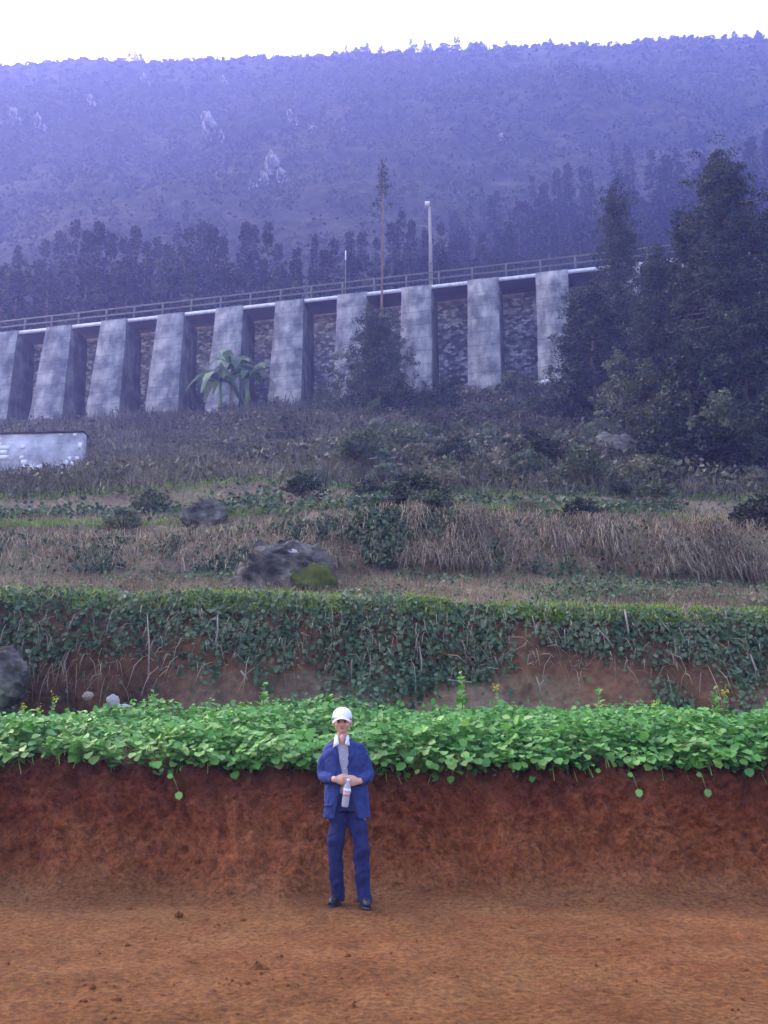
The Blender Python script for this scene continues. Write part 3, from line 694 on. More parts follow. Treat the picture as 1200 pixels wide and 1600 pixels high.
# bright grass on the lip
P, N = SB.sample(20000, rows=(kB[4] - 9, kB[4] + 3), xlim=view, wt=lambda C: .25 + 1.6 * (fbm(C[..., 0] * .8, C[..., 1] * 0, 72, 3) > -.10) * (.5 + .5 * np.clip((C[..., 0] + 1.5) / 2, 0, 1)))
L_g.append(blades(P + N * .05, rng.uniform(.06, .20, len(P)), .016, nrm(len(P)) * .5 + np.array([0, -.5, 1.0]), rng.uniform(.1, .6, len(P))))
P, N = SB.sample(5000, rows=(kB[4] - 7, kB[4] + 2), xlim=view); q = leaf_quads(P + N * rng.uniform(0, .08, (len(P), 1)), .05); L_v.append
VL, QL, WL = round_leaves(P + N * .04, rng.uniform(.03, .06, len(P)), N + nrm(len(P)) * .5, nrm(len(P)), rng.uniform(.5, 1, len(P))); L_v.append((VL, QL, WL))
# first terrace: short dead weeds with some green
P, N = SB.sample(22000, rows=(kB[4], kB[5] + 6), xlim=view)
L_d.append(blades(P, rng.uniform(.08, .30, len(P)), .012, nrm(len(P)) * .55 + np.array([0, 0, 1.0]), rng.uniform(0, .4, len(P)), np.clip(.08 + .42 * rng.random(len(P)) + fbm(P[:, 0], P[:, 1], 73, 3) * .8, 0, 1)))
P, N = SB.sample(9000, rows=(kB[4], kB[5] + 3), xlim=view, wt=lambda C: np.clip(fbm(C[..., 0] * .8, C[..., 1] * .8, 74, 3) * 5, .05, 1))
L_v.append(round_leaves(P + N * rng.uniform(0, .15, (len(P), 1)), rng.uniform(.04, .08, len(P)), N + nrm(len(P)) * .5, nrm(len(P)), rng.uniform(.1, .9, len(P))))
# second bank: long straw hanging down, with green creepers in patches
P, N = SB.sample(22000, rows=(kB[5] + 4, kB[6] + 5), xlim=view, wt=lambda C: .15 + 1.2 * (fbm(C[..., 0] * .9, C[..., 2] * .3, 75, 3) > -.05) * (C[..., 0] > -1.5))
L_d.append(blades(P + N * .08, rng.uniform(.25, .75, len(P)), .014, N * .7 + nrm(len(P)) * .25 + np.array([0, 0, .25]), rng.uniform(.5, 1.1, len(P)), np.clip(rng.normal(.42, .22, len(P)) + fbm(P[:, 0] * 2, P[:, 1], 76, 2) * .5, 0, 1)))
def v2(C): return np.clip((fbm(C[..., 0] * .7 + 3, C[..., 2] * .9, 77, 3) - .05 + .12 * (C[..., 0] < -1.5)) * 5, .03, 1)
P, N = SB.sample(16000, rows=(kB[5] + 2, kB[6] + 2), xlim=view, wt=v2)
L_v.append(round_leaves(P + N * rng.uniform(0, .22, (len(P), 1)), rng.uniform(.05, .11, len(P)), N + nrm(len(P)) * .5, nrm(len(P)) + np.array([0, 0, -.6]), np.clip(rng.normal(.28, .2, len(P)), 0, 1)))
# terraces above
for a, b_, n, lo, hi, pal in ((6, 9, 14000, .12, .38, .50), (9, 11, 13000, .2, .55, .45)):
    P, N = SB.sample(n, rows=rowsB(a, b_), xlim=view)
    L_d.append(blades(P, rng.uniform(lo, hi, n), .018, nrm(n) * .5 + np.array([0, -.1, 1.0]), rng.uniform(0, .6, n), np.clip(rng.normal(pal - .24, .2, n) + fbm(P[:, 0] * .6, P[:, 1] * .6, 78, 3) * .8, 0, 1)))
    P, N = SB.sample(n // 2, rows=rowsB(a, b_), xlim=view, wt=lambda C: np.clip(fbm(C[..., 0] * .5, C[..., 1] * .7, 79, 3) * 6, .03, 1))
    L_v.append(round_leaves(P + N * rng.uniform(0, .25, (len(P), 1)), rng.uniform(.07, .14, len(P)), N + nrm(len(P)) * .5, nrm(len(P)), np.clip(rng.normal(.3, .2, len(P)), 0, 1)))
for k in (8, 10):                             # paler grass on the lips
    P, N = SB.sample(6000, rows=(kB[k] - 3, kB[k] + 3), xlim=view)
    L_g.append(blades(P, rng.uniform(.12, .32, len(P)), .02, nrm(len(P)) * .5 + np.array([0, -.4, 1.0]), rng.uniform(.2, .8, len(P)), rng.uniform(0, .7, len(P))))
# the slope below the wall: knee-high dead grass
P, N = SB.sample(45000, rows=(kB[10] - 2, kB[12] - 2), xlim=view, wt=lambda C: .15 + (40 / (C[..., 1] + 5)) * np.clip(.5 + 2.5 * fbm(C[..., 0] * .25, C[..., 1] * .25, 80, 4), .1, 1) * (1 - .93 * ((C[..., 0] < -13.2) & (C[..., 1] > 38) & (C[..., 1] < 46))))
n = len(P); sc = .6 + P[:, 1] / 55
L_s = (blades(P, rng.uniform(.35, .85, n) * sc, .035 * sc, nrm(n) * .45 + np.array([0, 0, 1.0]), rng.uniform(0, .5, n), np.clip(rng.normal(.22, .16, n) + fbm(P[:, 0] * .3, P[:, 1] * .3, 81, 3) * .8, 0, 1)))
G_slope = leaf_mat('slope_grass_blade', [(.05, .055, .035), (.12, .115, .07), (.24, .22, .145), (.38, .35, .25)], trans=.2)
tag(mesh('slope_grass', L_s[0], L_s[1], G_slope, var=L_s[2]), 'knee-high greyish dead grass covering the slope below the wall', kind='stuff')
j = join(L_d); tag(mesh('dry_grass', j[0], j[1], G_dry, var=j[2]), 'dry brown grass over the terraces', kind='stuff')
j = join(L_g); tag(mesh('green_grass', j[0], j[1], G_lip, var=j[2]), 'fresh green grass along the terrace edges', kind='stuff')
j = join(L_v); tag(mesh('creeping_vines', j[0], j[1], G_vine, var=j[2]), 'green creepers covering the terrace banks', kind='stuff')

# low scrub between the bushes of the slope
P, N = SB.sample(4400, rows=(kB[10] + 4, kB[12] - 1), xlim=view, wt=lambda C: (.35 + 1.0 * (C[..., 0] > 0) + 1.2 * (fbm(C[..., 0] * .2, C[..., 1] * .2, 90, 3) > 0)) * (1 - .97 * ((C[..., 0] < -12.6) & (C[..., 1] > 36) & (C[..., 1] < 46))))
k_ = 26; C = np.repeat(P, k_, 0); rad = np.repeat(rng.uniform(.35, 1.0, len(P)), k_)[:, None]
off = randdir(len(C), .2) * rng.random((len(C), 1)) ** .4 * rad; off[:, 2] = np.abs(off[:, 2]) * .9
tone = np.repeat(rng.normal(.4, .2, len(P)), k_)
V, Q, w_ = leaf_quads(C + off, .15 + .002 * C[:, 1], .5, .6, np.clip(tone + rng.normal(0, .15, len(C)), 0, 1))
tag(mesh('low_scrub', V, Q, G_brown, var=w_), 'low brown and green scrub covering the slope below the wall', kind='stuff')
# soil crumbs on the yard and at the foot of the bank
def clods():
    parts = []; base, Q0 = ellipsoid((0, 0, 0), (1, 1, .7), 6, 4)
    P1, _ = SA.sample(3600, rows=(60, kA[7] - 10), xlim=view, wt=lambda C: (C[..., 1] > 3.5) * (.15 + 1.6 * (C[..., 1] > 8.9) + .8 * (fbm(C[..., 0] * 1.2, C[..., 1] * 1.2, 100, 3) > .02)))
    n = len(P1); s = rng.lognormal(-4.75, .45, n)[:, None, None]
    V = base[None] * s * rng.uniform(.6, 1.4, (n, 1, 3)) + rng.normal(0, .12, (n, len(base), 3)) * s + P1[:, None]
    Q = (Q0[None] + (np.arange(n) * len(base))[:, None, None]).reshape(-1, 4)
    tag(mesh('soil_crumbs', V.reshape(-1, 3), Q, M_soil, var=np.repeat(rng.uniform(0, .3, n), len(base))), 'loose crumbs of red earth on the yard', kind='stuff')
clods()

# dead sticks
def stick(px0, py0, px1, py1, Y, rad, label, twig=None, dy=-.1):
    a = np.array(at(px0, py0, Y)); b = np.array(at(px1, py1, Y + dy)); r = empty('dead_stick', tuple(a))
    p = [tube([(0, 0, 0), (b - a) * .5 + np.array([.02, 0, 0]), b - a], [rad, rad * .8, rad * .5], 6)]
    j = join(p); mesh('stem', j[0], j[1], M_stick, r)
    if twig:
        c = np.array(at(twig[0], twig[1], Y + dy)); q = tube([(b - a) * .5, c - a], [rad * .6, rad * .3], 5); mesh('twig', q[0], q[1], M_stick, r)
    tag(r, label, 'stick')
stick(983, 1016, 976, 952, 14.0, .022, 'white upright stick in front of the vine-covered bank in the right half')
stick(958, 1012, 934, 982, 13.85, .012, 'crooked dry twig just left of the white upright stick', (950, 985))
stick(1190, 1078, 1172, 1022, 13.8, .02, 'pale leaning stick on the bank at the right edge')
stick(388, 1068, 376, 1048, 13.75, .022, 'short pale stub sticking out of the bank left of the person')
stick(522, 950, 540, 922, 14.5, .022, 'broken pale branch beside the mossy boulder', (512, 944))
stick(845, 1090, 838, 1058, 13.5, .016, 'thin forked dead stem rising behind the crop right of the person', (850, 1062))
stick(737, 1066, 700, 1062, 13.6, .01, 'dry stem lying across the bank behind the tallest leafy stalk')
stick(232, 1060, 230, 960, 13.75, .014, 'long thin pale vine stem hanging down the bank at left')
stick(336, 1010, 340, 960, 13.85, .016, 'dry reddish stem hanging on the bank above the pale stub')
stick(288, 905, 286, 872, 17.8, .018, 'pale short stem on the terrace left of the mossy boulder')
stick(62, 850, 56, 832, 20.5, .02, 'small pale stick on the left terrace')
stick(658, 1052, 655, 1010, 13.8, .014, 'pale dry stem on the bank to the right of the person')

# ------------------------------------------------------------------ shrubs and trees
def clump_leaves(C, rad, k, size, g, up=.3, aspect=.55, tone=.45, spread=.16, flat=.8):
    n = len(C); CC = np.repeat(C, k, 0); rr = np.repeat(np.broadcast_to(rad, (n,)), k)[:, None]
    off = randdir(len(CC)) * rng.random((len(CC), 1)) ** .45 * rr; off[:, 2] *= flat
    tn = np.repeat(rng.normal(tone, spread, n), k) + rng.normal(0, .12, n * k)
    return leaf_quads(CC + off, size, up, aspect, np.clip(tn, 0, 1))
def shrub(name, mat, H, Rr, nc, k, leaf, seed, tone=.45, up=.3, stems=6, aspect=.55, bark=None):
    r = empty(name); g = np.random.default_rng(seed)
    C = []; st = []
    for i in range(nc):
        a = g.uniform(0, 6.28); q = g.random() ** .6; h = g.random() ** .75
        C.append((math.cos(a) * Rr * q * (1 - .35 * h), math.sin(a) * Rr * q * (1 - .35 * h), H * (.12 + .80 * h * (1.0 - .35 * q))))
    C = np.array(C)
    for i in range(stems):
        e = C[g.integers(nc)]; st.append(tube([(g.normal(0, .05), g.normal(0, .05), -.3), (e[0] * .35, e[1] * .35, e[2] * .5), tuple(e)], [.035, .025, .01], 5))
    j = join(st); mesh('stems', j[0], j[1], bark or M_bark, r)
    V, Q, w_ = clump_leaves(C, g.uniform(.16, .34, nc) * Rr, k, leaf, g, up, aspect, tone)
    mesh('foliage', V, Q, mat, r, var=w_); KIDS[r.name] = list(r.children)
    return r
KS = [shrub('bush', G_mid, 1.9, 1.15, 46, 38, .15, 1), shrub('bush', G_dark, 2.2, 1.2, 50, 40, .15, 2, .5), shrub('bush', G_brown, 1.4, 1.2, 40, 30, .12, 3, .6),
      shrub('bush', G_pale, 1.5, .95, 30, 32, .16, 4, .5)]
KL = [('green bush with mixed light and dark leaves on the slope below the buttresses', 'green bushes on the slope'), ('dark leafy bush on the shaded slope below the buttresses', 'dark bushes on the slope'),
      ('low brownish dry bush on the grassy slope', 'brown bushes on the slope'), ('pale grey-green bush on the slope', 'pale bushes on the slope')]
spots = []
gb = np.random.default_rng(5)
while len(spots) < 125:
    px = gb.uniform(-60, 1260); py = gb.uniform(622, 770)
    dens = .12 + .95 * min(1, max(0, (px - 430) / 250))
    if gb.random() > dens: continue
    lo, hi = 27.0, 62.0                        # find where this line of sight meets the slope
    yy = np.linspace(26.5, 64, 120); x_, yd, zd = ray(px, py); xs = yy / yd * x_; zs = CAMZ + yy * zd / yd
    gzz = hz(xs, yy); hit = np.nonzero(gzz > zs)[0]
    if len(hit) == 0: continue
    Y = yy[hit[0]]
    if Y > wallY(xs[hit[0]]) - 3.2: continue
    if px < 150 and 42 < Y < 47: continue
    if px < 160 and Y < 45: continue
    k = gb.choice(4, p=[.34, .12, .28, .26]) if px > 520 else gb.choice(4, p=[.15, .1, .65, .10])
    spots.append((xs[hit[0]], Y, k, gb.uniform(.45, 1.0) * (1 if px > 520 else .8)))
for x_, Y, k, s_ in spots:
    place_from([KS[k]], 0, (float(x_), float(Y), float(hz(x_, Y)[0]) - .12), gb.uniform(0, 6.28), (s_ * gb.uniform(.85, 1.3), s_ * gb.uniform(.85, 1.3), s_), KL[k][0], 'bush', KL[k][1])
for i in range(26):                            # small ones on the terraces
    px = gb.uniform(-20, 1230) if i % 3 else gb.uniform(500, 1200); Y = float(gb.choice([18.4, 20.5, 22.2, 25.0, 26.5])) + gb.uniform(-.6, .6); x_ = XY(px, Y, 820)
    if 260 < px < 560 and Y < 24: continue
    k = int(gb.choice([0, 1, 2, 3], p=[.3, .2, .35, .15])); s_ = gb.uniform(.28, .5)
    place_from([KS[k]], 0, (x_, Y, float(hz(x_, Y)[0]) - .12), gb.uniform(0, 6.28), (s_ * 1.3, s_ * 1.3, s_), ['small green bush growing on the grassy terraces', 'small dark bush growing on the grassy terraces', 'small brown bush growing on the grassy terraces', 'small pale bush growing on the grassy terraces'][k], 'bush', ['small green bushes on the terraces', 'small dark bushes on the terraces', 'small brown bushes on the terraces', 'small pale bushes on the terraces'][k])
# a few that stand out
def place(r, px, Y, label, cat, s=1.0, rz=0.0, dz=-.1):
    x_ = XY(px, Y, 650); zz = float(hz(x_, Y)[0]); x_ = at(px, 800 - 0, Y)[0] if False else x_
    r.location = (x_, Y, zz + dz); r.rotation_euler = (0, 0, rz); r.scale = (s,) * 3 if not hasattr(s, '__len__') else s
    return tag(r, label, cat)
place(shrub('sapling', G_pale, 1.9, .6, 16, 26, .26, 31, .85, 1.0), 652, 38, 'small pale-leaved sapling standing out against the brown slope right of centre', 'sapling', .95)
place(shrub('bush', G_pale, 1.6, 1.0, 26, 30, .2, 32, .6), 755, 40, 'rounded pale bush on the slope right of the pale-leaved sapling', 'bush', 1.0)
place(shrub('bush', G_pale, 1.6, .9, 26, 30, .17, 33, .7), 595, 47, 'pale bush below the broad conifer in front of the buttresses', 'bush', 1.0)
place(shrub('bush', G_mid, 2.4, 1.1, 40, 34, .16, 34, .65), 800, 55, 'yellowish green bush growing between the two rightmost clear buttresses', 'bush', 1.1)
place(shrub('bush', G_dark, 2.4, 1.4, 40, 40, .15, 35, .6), 690, 54, 'dark bush between the buttresses right of the broad conifer', 'bush', 1.1)
place(shrub('bush', G_pale, 1.8, 1.2, 34, 34, .15, 36, .5), 935, 36.5, 'pale bush beside the broad boulder under the tall dark trees', 'bush', (1, 1, 1.1))

def broadleaf(name, H, Rr, seed, nl=9, nc=150, k=44, leaf=.2, mat=None, tone=.45, base=.18, bark=None, tr=.16, top=.9, lean=0.0):
    r = empty(name); g = np.random.default_rng(seed)
    pts = [(0, 0, -.6)]; 
    for i in range(1, 7): pts.append((g.normal(0, .025) * H * i / 6 + lean * H * i / 6, g.normal(0, .02) * H * i / 6, H * i / 6 * .94))
    rr = [tr * (1 - .85 * i / 6) for i in range(7)]
    a = tube(pts, rr, 9); mesh('trunk', a[0], a[1], bark or M_bark, r, smooth=True)
    P = np.array(pts); C = []; limbs = []
    def trunk_at(z_): return np.array([np.interp(z_, P[:, 2], P[:, 0]), np.interp(z_, P[:, 2], P[:, 1]), z_])
    for i in range(nl * 3):
        t_ = base + (1 - base) * (i + g.random()) / (nl * 3); z_ = H * t_ * .95
        prof = math.sin(math.pi * min(1, ((t_ - base) / (1 - base)) ** .75 * .86 + .14)) ** .7
        L = Rr * prof * g.uniform(.55, 1.1); an = i * 2.4 + g.normal(0, .4)
        s0 = trunk_at(z_ * .93); e = s0 + np.array([math.cos(an) * L, math.sin(an) * L, L * g.uniform(.05, .45)])
        m_ = (s0 + e) / 2 + np.array([0, 0, L * .12]); limbs.append(tube([s0, m_, e], [tr * .38 * (1.1 - t_), tr * .25 * (1.1 - t_), .015], 5))
        for q in range(int(nc / (nl * 3))):
            f = g.uniform(.35, 1.1); c = s0 + (e - s0) * f + g.normal(0, .13 * Rr, 3) * np.array([1, 1, .8]); C.append(c)
    j = join(limbs); mesh('limb', j[0], j[1], bark or M_bark, r)
    C.append(trunk_at(H * .97)); C = np.array(C)
    V, Q, w_ = clump_leaves(C, g.uniform(.10, .24, len(C)) * Rr, k, leaf, g, .2, .55, tone, .2)
    mesh('crown', V, Q, mat or G_dark, r, var=w_); KIDS[r.name] = list(r.children)
    return r
def put_tree(H_top_py, px, Y, base_y=None):
    """ground point and height for a tree whose top shows at py"""
    x_ = XY(px, Y, 500); z0 = float(hz(x_, Y)[0]); zt = at(px, H_top_py, Y)[2]; return (x_, Y, z0 - .1), zt - z0
def tree_at(px, top, Y, Rr, seed, label, **kw):
    loc, H = put_tree(top, px, Y); r = broadleaf(kw.pop('name', 'tree'), H, Rr, seed, **kw); r.location = loc; return tag(r, label, 'tree')
tree_at(925, 432, 46, 1.7, 66, 'low leafy tree right of the low dark conifer at the last clear buttress', nl=8, nc=260, k=44, leaf=.18, tone=.5, base=.06)
tree_at(1010, 560, 36, 1.7, 67, 'small tree with lighter leaves in front of the dark grove', nl=7, nc=120, k=44, leaf=.16, mat=G_mid, tone=.6, base=.08)
tree_at(1120, 610, 31, 1.5, 68, 'leafy young tree at the foot of the tallest dark conifer', nl=7, nc=120, k=42, leaf=.14, mat=G_mid, tone=.45, base=.06)
tree_at(1195, 600, 30.5, 1.6, 69, 'bushy young tree in the bottom corner of the grove by the right edge', nl=7, nc=120, k=42, leaf=.14, mat=G_dark, tone=.6, base=.06)
tree_at(962, 545, 41, 1.5, 70, 'light green young tree in front of the low leafy tree', nl=7, nc=110, k=42, leaf=.17, mat=G_mid, tone=.65, base=.08)
tree_at(622, 590, 51, 1.9, 72, 'low dark tree at the right foot of the broad conifer', nl=6, nc=100, k=40, leaf=.17, tone=.5, base=.05)
def pine(name, H, Rr, seed, ncl, k, leaf, mat, lab, loc, power=.8, tone=.45, base=.06, bark=None, tr=.16):
    r = empty(name, loc); g = np.random.default_rng(seed)
    pts = [(g.normal(0, .01) * H * i / 6, g.normal(0, .01) * H * i / 6, -.6 + (H + .5) * i / 6) for i in range(7)]
    a = tube(pts, [tr * (1 - .93 * i / 6) for i in range(7)], 9); mesh('trunk', a[0], a[1], bark or M_bark, r, smooth=True)
    C = []; L_ = []; nb = int(H * 7)
    for i in range(nb):
        t_ = base + (1 - base) * (i / nb) ** .95 * .97; L = Rr * (1 - t_) ** power * g.uniform(.55, 1.15) + .12; an = i * 2.4 + g.normal(0, .3); z_ = H * t_
        e = np.array([math.cos(an) * L, math.sin(an) * L, z_ - .10 * L + g.normal(0, .15)]); s0 = np.array([0, 0, z_]); m_ = (s0 + e) / 2 + np.array([0, 0, .10 * L])
        L_.append(tube([s0, m_, e], [.035, .02, .008], 4))
        for q in range(max(2, int(ncl / nb * (.4 + 1.2 * L / Rr)))):
            f = g.random() ** .7; c = s0 + (e - s0) * f; C.append(c + g.normal(0, .16, 3) * (1 + .3 * Rr))
    C.append((0, 0, H * .97)); C.append((0, 0, H * .99))
    j = join(L_); mesh('branches', j[0], j[1], bark or M_bark, r)
    V, Q, w_ = clump_leaves(np.array(C), g.uniform(.2, .42, len(C)), k, leaf, g, .1, .42, tone, .2, .6); mesh('crown', V, Q, mat, r, var=w_)
    return tag(r, lab, 'tree')
def pine_at(px, top, Y, Rr, seed, lab, **kw):
    loc, H = put_tree(top, px, Y); return pine('conifer', H, Rr, seed, kw.get('n', 700), kw.get('k', 40), kw.get('leaf', .13), kw.get('mat', G_dark), lab, loc, kw.get('power', .8), kw.get('tone', .45), kw.get('base', .06), kw.get('bark'), kw.get('tr', .16))
pine_at(1148, 236, 35, 3.1, 61, 'tallest dark conifer at the right edge with a pale slender trunk', n=1500, power=.62, bark=M_pbark, base=.2)
pine_at(1085, 330, 37, 2.0, 65, 'second tall dark conifer just left of the tallest one at right', n=900, power=.6)
pine_at(972, 286, 47, 2.5, 62, 'narrow dark conifer rising above the road railing right of the last clear buttress', n=1000, power=.62)
pine_at(1232, 300, 36, 2.8, 63, 'dark conifer cut off by the right edge beside the tallest conifer', n=1100, power=.6)
pine_at(588, 486, 54, 3.9, 71, 'soft broad conifer in front of the middle buttresses, below the slender bare tree', n=900, power=.75, mat=G_mid, tone=.3, k=32, leaf=.15)
pine_at(1034, 392, 40, 2.4, 64, 'dark conifer in the gap between the narrow conifer and the tallest conifer', n=1000, power=.55)
pine_at(905, 455, 49, 1.9, 75, 'low dark conifer overlapping the right side of the last clear buttress', n=700, power=.5)
# slender bare-stemmed tree
M_bark2 = noise_mat('ochre_bark', [(.3, (.12, .085, .045)), (.7, (.24, .17, .09))], scale=4)
def slender():
    loc, H = put_tree(255, 597, 56.5); r = empty('slender_tree', loc); g = np.random.default_rng(9)
    a = tube([(-.15, 0, -.4), (-.05, 0, H * .3), (.02, 0, H * .6), (.10, 0, H * .97)], [.10, .085, .065, .03], 8); mesh('trunk', a[0], a[1], M_bark2, r, smooth=True)
    C = np.concatenate([np.array([.10, 0, H * .93]) + g.normal(0, 1, (26, 3)) * [.22, .22, .55], np.array([-.2, 0, H * .83]) + g.normal(0, 1, (10, 3)) * [.35, .3, .4], np.array([0, 0, H * .18]) + g.normal(0, 1, (14, 3)) * [.6, .6, .8]])
    V, Q, w_ = clump_leaves(C, .26, 20, .15, g, .2, .5, .4); mesh('crown', V, Q, G_dark, r, var=w_)
    tag(r, 'tall slender tree with a bare pale stem and a small dark tuft on top', 'tree')
slender()
# banana plant
def banana():
    global rng
    loc, H = put_tree(505, 366, 62.0); x_, Y, z0 = loc; r = empty('banana_plant', (x_, Y, z0)); g = np.random.default_rng(12)
    st = []; 
    for i, (dx, hh) in enumerate(((0, 3.5), (1.0, 2.8), (-.7, 2.6))):
        a = tube([(dx, 0, -.6), (dx * 1.05, 0, hh * .5), (dx * 1.1, 0, hh)], [.17, .14, .08], 9); st.append((dx * 1.1, hh)); mesh('stem', a[0], a[1], M_stem if i else M_pbark, r)
    k = 0
    def leaf(x0, z0_, an, L, up_, wid, tone, droop):
        n = 12; t_ = np.linspace(0, 1, n); hx = math.cos(an); hy = math.sin(an) * .75
        px_ = x0 + hx * L * (t_ - .12 * t_ ** 2); py_ = hy * L * t_ - .3; pz = z0_ + up_ * L * t_ - droop * L * t_ ** 2.3
        mid = np.stack([px_, py_, pz], 1); T = unit(np.gradient(mid, axis=0)); S = unit(np.cross(T, np.array([0, 0, 1.0]) + 1e-3)); 
        wd = wid * np.sin(np.pi * np.clip(t_ * .93 + .05, 0, 1)) ** .55 * (1 + g.normal(0, .1, n)); wd[0] = .04
        V = np.concatenate([mid - S * wd[:, None] + [0, 0, -.14 * wid], mid, mid + S * wd[:, None] + [0, 0, -.14 * wid]]); Q = []
        for i in range(n - 1): Q += [(i, i + 1, n + i + 1, n + i), (n + i, n + i + 1, 2 * n + i + 1, 2 * n + i)]
        mesh('leaf', V, np.array(Q), G_ban, r, var=np.clip(tone + g.normal(0, .06, 3 * n), 0, 1), smooth=True)
    for dx, hh in st:
        m_ = 12 if dx == 0 else 9
        for i in range(m_): leaf(dx, hh - .1, i * 2 * math.pi / m_ + g.normal(0, .3), g.uniform(1.4, 2.5), g.uniform(.4, 1.5), g.uniform(.22, .36), g.uniform(.1, .85), g.uniform(.7, 1.6))
    leaf(-.1, 3.4, 2.2, 2.4, 1.1, .26, .75, .35); leaf(1.0, 2.9, .5, 1.6, 1.0, .3, .98, .5); leaf(-.5, 2.6, 3.2, 2.9, .65, .26, .6, .95)
    tag(r, 'banana plant with arching green leaves in front of the buttresses left of centre', 'banana plant')
banana()

# ------------------------------------------------------------------ conifers behind the road and the wood on the mountain
def conifer(seed, width, ragged):
    r = empty('conifer'); g = np.random.default_rng(seed); H = 14.0
    a = tube([(0, 0, -1.5), (g.normal(0, .1), 0, H * .5), (0, 0, H)], [.2, .13, .02], 6); mesh('trunk', a[0], a[1], M_bark, r)
    C = []
    for i in range(150):
        t_ = g.random() ** 1.25 * .93 + .06; Rr = width * (1 - t_) ** .75 * (1 + ragged * math.sin(t_ * 23 + seed)) ; an = g.uniform(0, 6.28); q = g.random() ** .5
        C.append((math.cos(an) * Rr * q, math.sin(an) * Rr * q, H * t_ - .35 * Rr * q))
    C += [(0, 0, H * .95), (0, 0, H * .98)]
    V, Q, w_ = clump_leaves(np.array(C), .45, 14, .42, g, .0, .4, .45, .2); mesh('crown', V, Q, G_con, r, var=w_); KIDS[r.name] = list(r.children)
    return r
def roundtree(seed):
    r = broadleaf('far_tree', 12.0, 3.2, seed, nl=6, nc=100, k=16, leaf=.55, mat=G_dark, tone=.6, base=.2); return r
CF = [conifer(1, 2.3, .18), conifer(2, 1.7, .25), conifer(3, 2.9, .15), conifer(4, 1.4, .3)]
RT = [roundtree(91), roundtree(92)]
gf = np.random.default_rng(77)
def put_c(kind, px, top, Y, label, group, wide=1.0):
    loc, H = put_tree(top, px, Y); 
    if H < 2.5: return
    h0 = 14.0 if kind < 4 else 12.0; s_ = H / h0
    place_from([CF[kind]] if kind < 4 else [RT[kind - 4]], 0, (loc[0], loc[1], loc[2]), gf.uniform(0, 6.28), (s_ * wide, s_ * wide, s_), label, 'tree', group)
LBL = 'dark conifer in the belt of trees directly behind the road railing'; GRP = 'conifers behind the road railing'
tops = [(-20, 372), (18, 385), (62, 372), (85, 358), (107, 344), (128, 362), (145, 346), (166, 358), (186, 368), (204, 352), (222, 374), (240, 366), (256, 378), (271, 348), (290, 356), (310, 340), (327, 350), (345, 372), (378, 344), (392, 350), (415, 342), (432, 376),
        (462, 385), (490, 362), (520, 372), (545, 356), (566, 364), (588, 372), (612, 345), (628, 322), (645, 345), (668, 358), (690, 345)]
for i, (px, top) in enumerate(tops):
    put_c(int(gf.choice(4)) if (px, top) not in ((490, 362), (145, 346)) else 3, px, top + gf.uniform(-4, 4), gf.uniform(80, 96), LBL, GRP, gf.uniform(.8, 1.15))
for px in np.linspace(-30, 720, 30):
    put_c(int(gf.choice(4)), px + gf.uniform(-9, 9), gf.uniform(388, 425), gf.uniform(76, 84), LBL, GRP, gf.uniform(1.0, 1.5))
for px, top in ((265, 395), (352, 398), (440, 408), (30, 400), (180, 405), (590, 405)):
    put_c(4 + px % 2, px, top, 79, 'lighter rounded tree among the conifers behind the road', 'rounded trees among the conifers', 1.1)
LB2 = 'dark conifer of the wood climbing the mountain at right'; GR2 = 'conifers climbing the mountain at right'
bx = np.array([560, 640, 700, 800, 900, 1000, 1200, 1400]); by = np.array([372, 340, 318, 268, 238, 214, 188, 175])
cnt = 0; tries = 0
while cnt < 232 + 0 and tries < 5000:
    tries += 1; px = gf.uniform(600, 1330); lim = float(np.interp(px, bx, by)); top = lim + gf.random() ** .8 * (430 - lim)
    f = (top - lim) / (430 - lim); Y = 138 - 60 * f ** .8 + gf.uniform(-3, 3); x_ = XY(px, Y, 400)
    Y = max(Y, wallY(x_) + 14)
    loc, H = put_tree(top, px, Y)
    if H < 5 or H > 30: continue
    put_c(int(gf.choice(4)), px, top, Y, LB2, GR2, gf.uniform(.8, 1.25)); cnt += 1
# trees standing on the ridge line
rt = [(202, 90, 3.0), (211, 85, 3.6), (219, 88, 3.0), (541, 76, 3.6), (556, 80, 2.6), (566, 76, 3.4), (574, 73, 4.5), (596, 79, 2.5), (642, 66, 4.0), (650, 72, 2.6), (664, 68, 4.0), (672, 74, 2.5), (690, 73, 3.0), (697, 72, 2.8), (711, 64, 4.0), (716, 63, 4.0), (736, 69, 3.0), (744, 68, 3.0), (752, 67, 3.0), (792, 71, 2), (860, 67, 2), (1148, 60, 2.5), (1184, 55, 4.5), (1188, 60, 3)]
for px, top, wd in rt:
    Y = 256.0; x_ = XY(px, Y, top); zt = at(px, top, Y)[2]; zb = float(hz(x_, Y)[0]); H = max(zt - zb, 2.5) + 1.0
    place_from([RT[0] if wd < 3.5 else CF[0]], 0, (x_, Y, zb - 1.0), gf.uniform(0, 6.28), (wd / 5.0, wd / 5.0, (H + 1) / 13), 'small tree silhouetted against the sky on the mountain ridge', 'tree', 'trees along the mountain ridge')
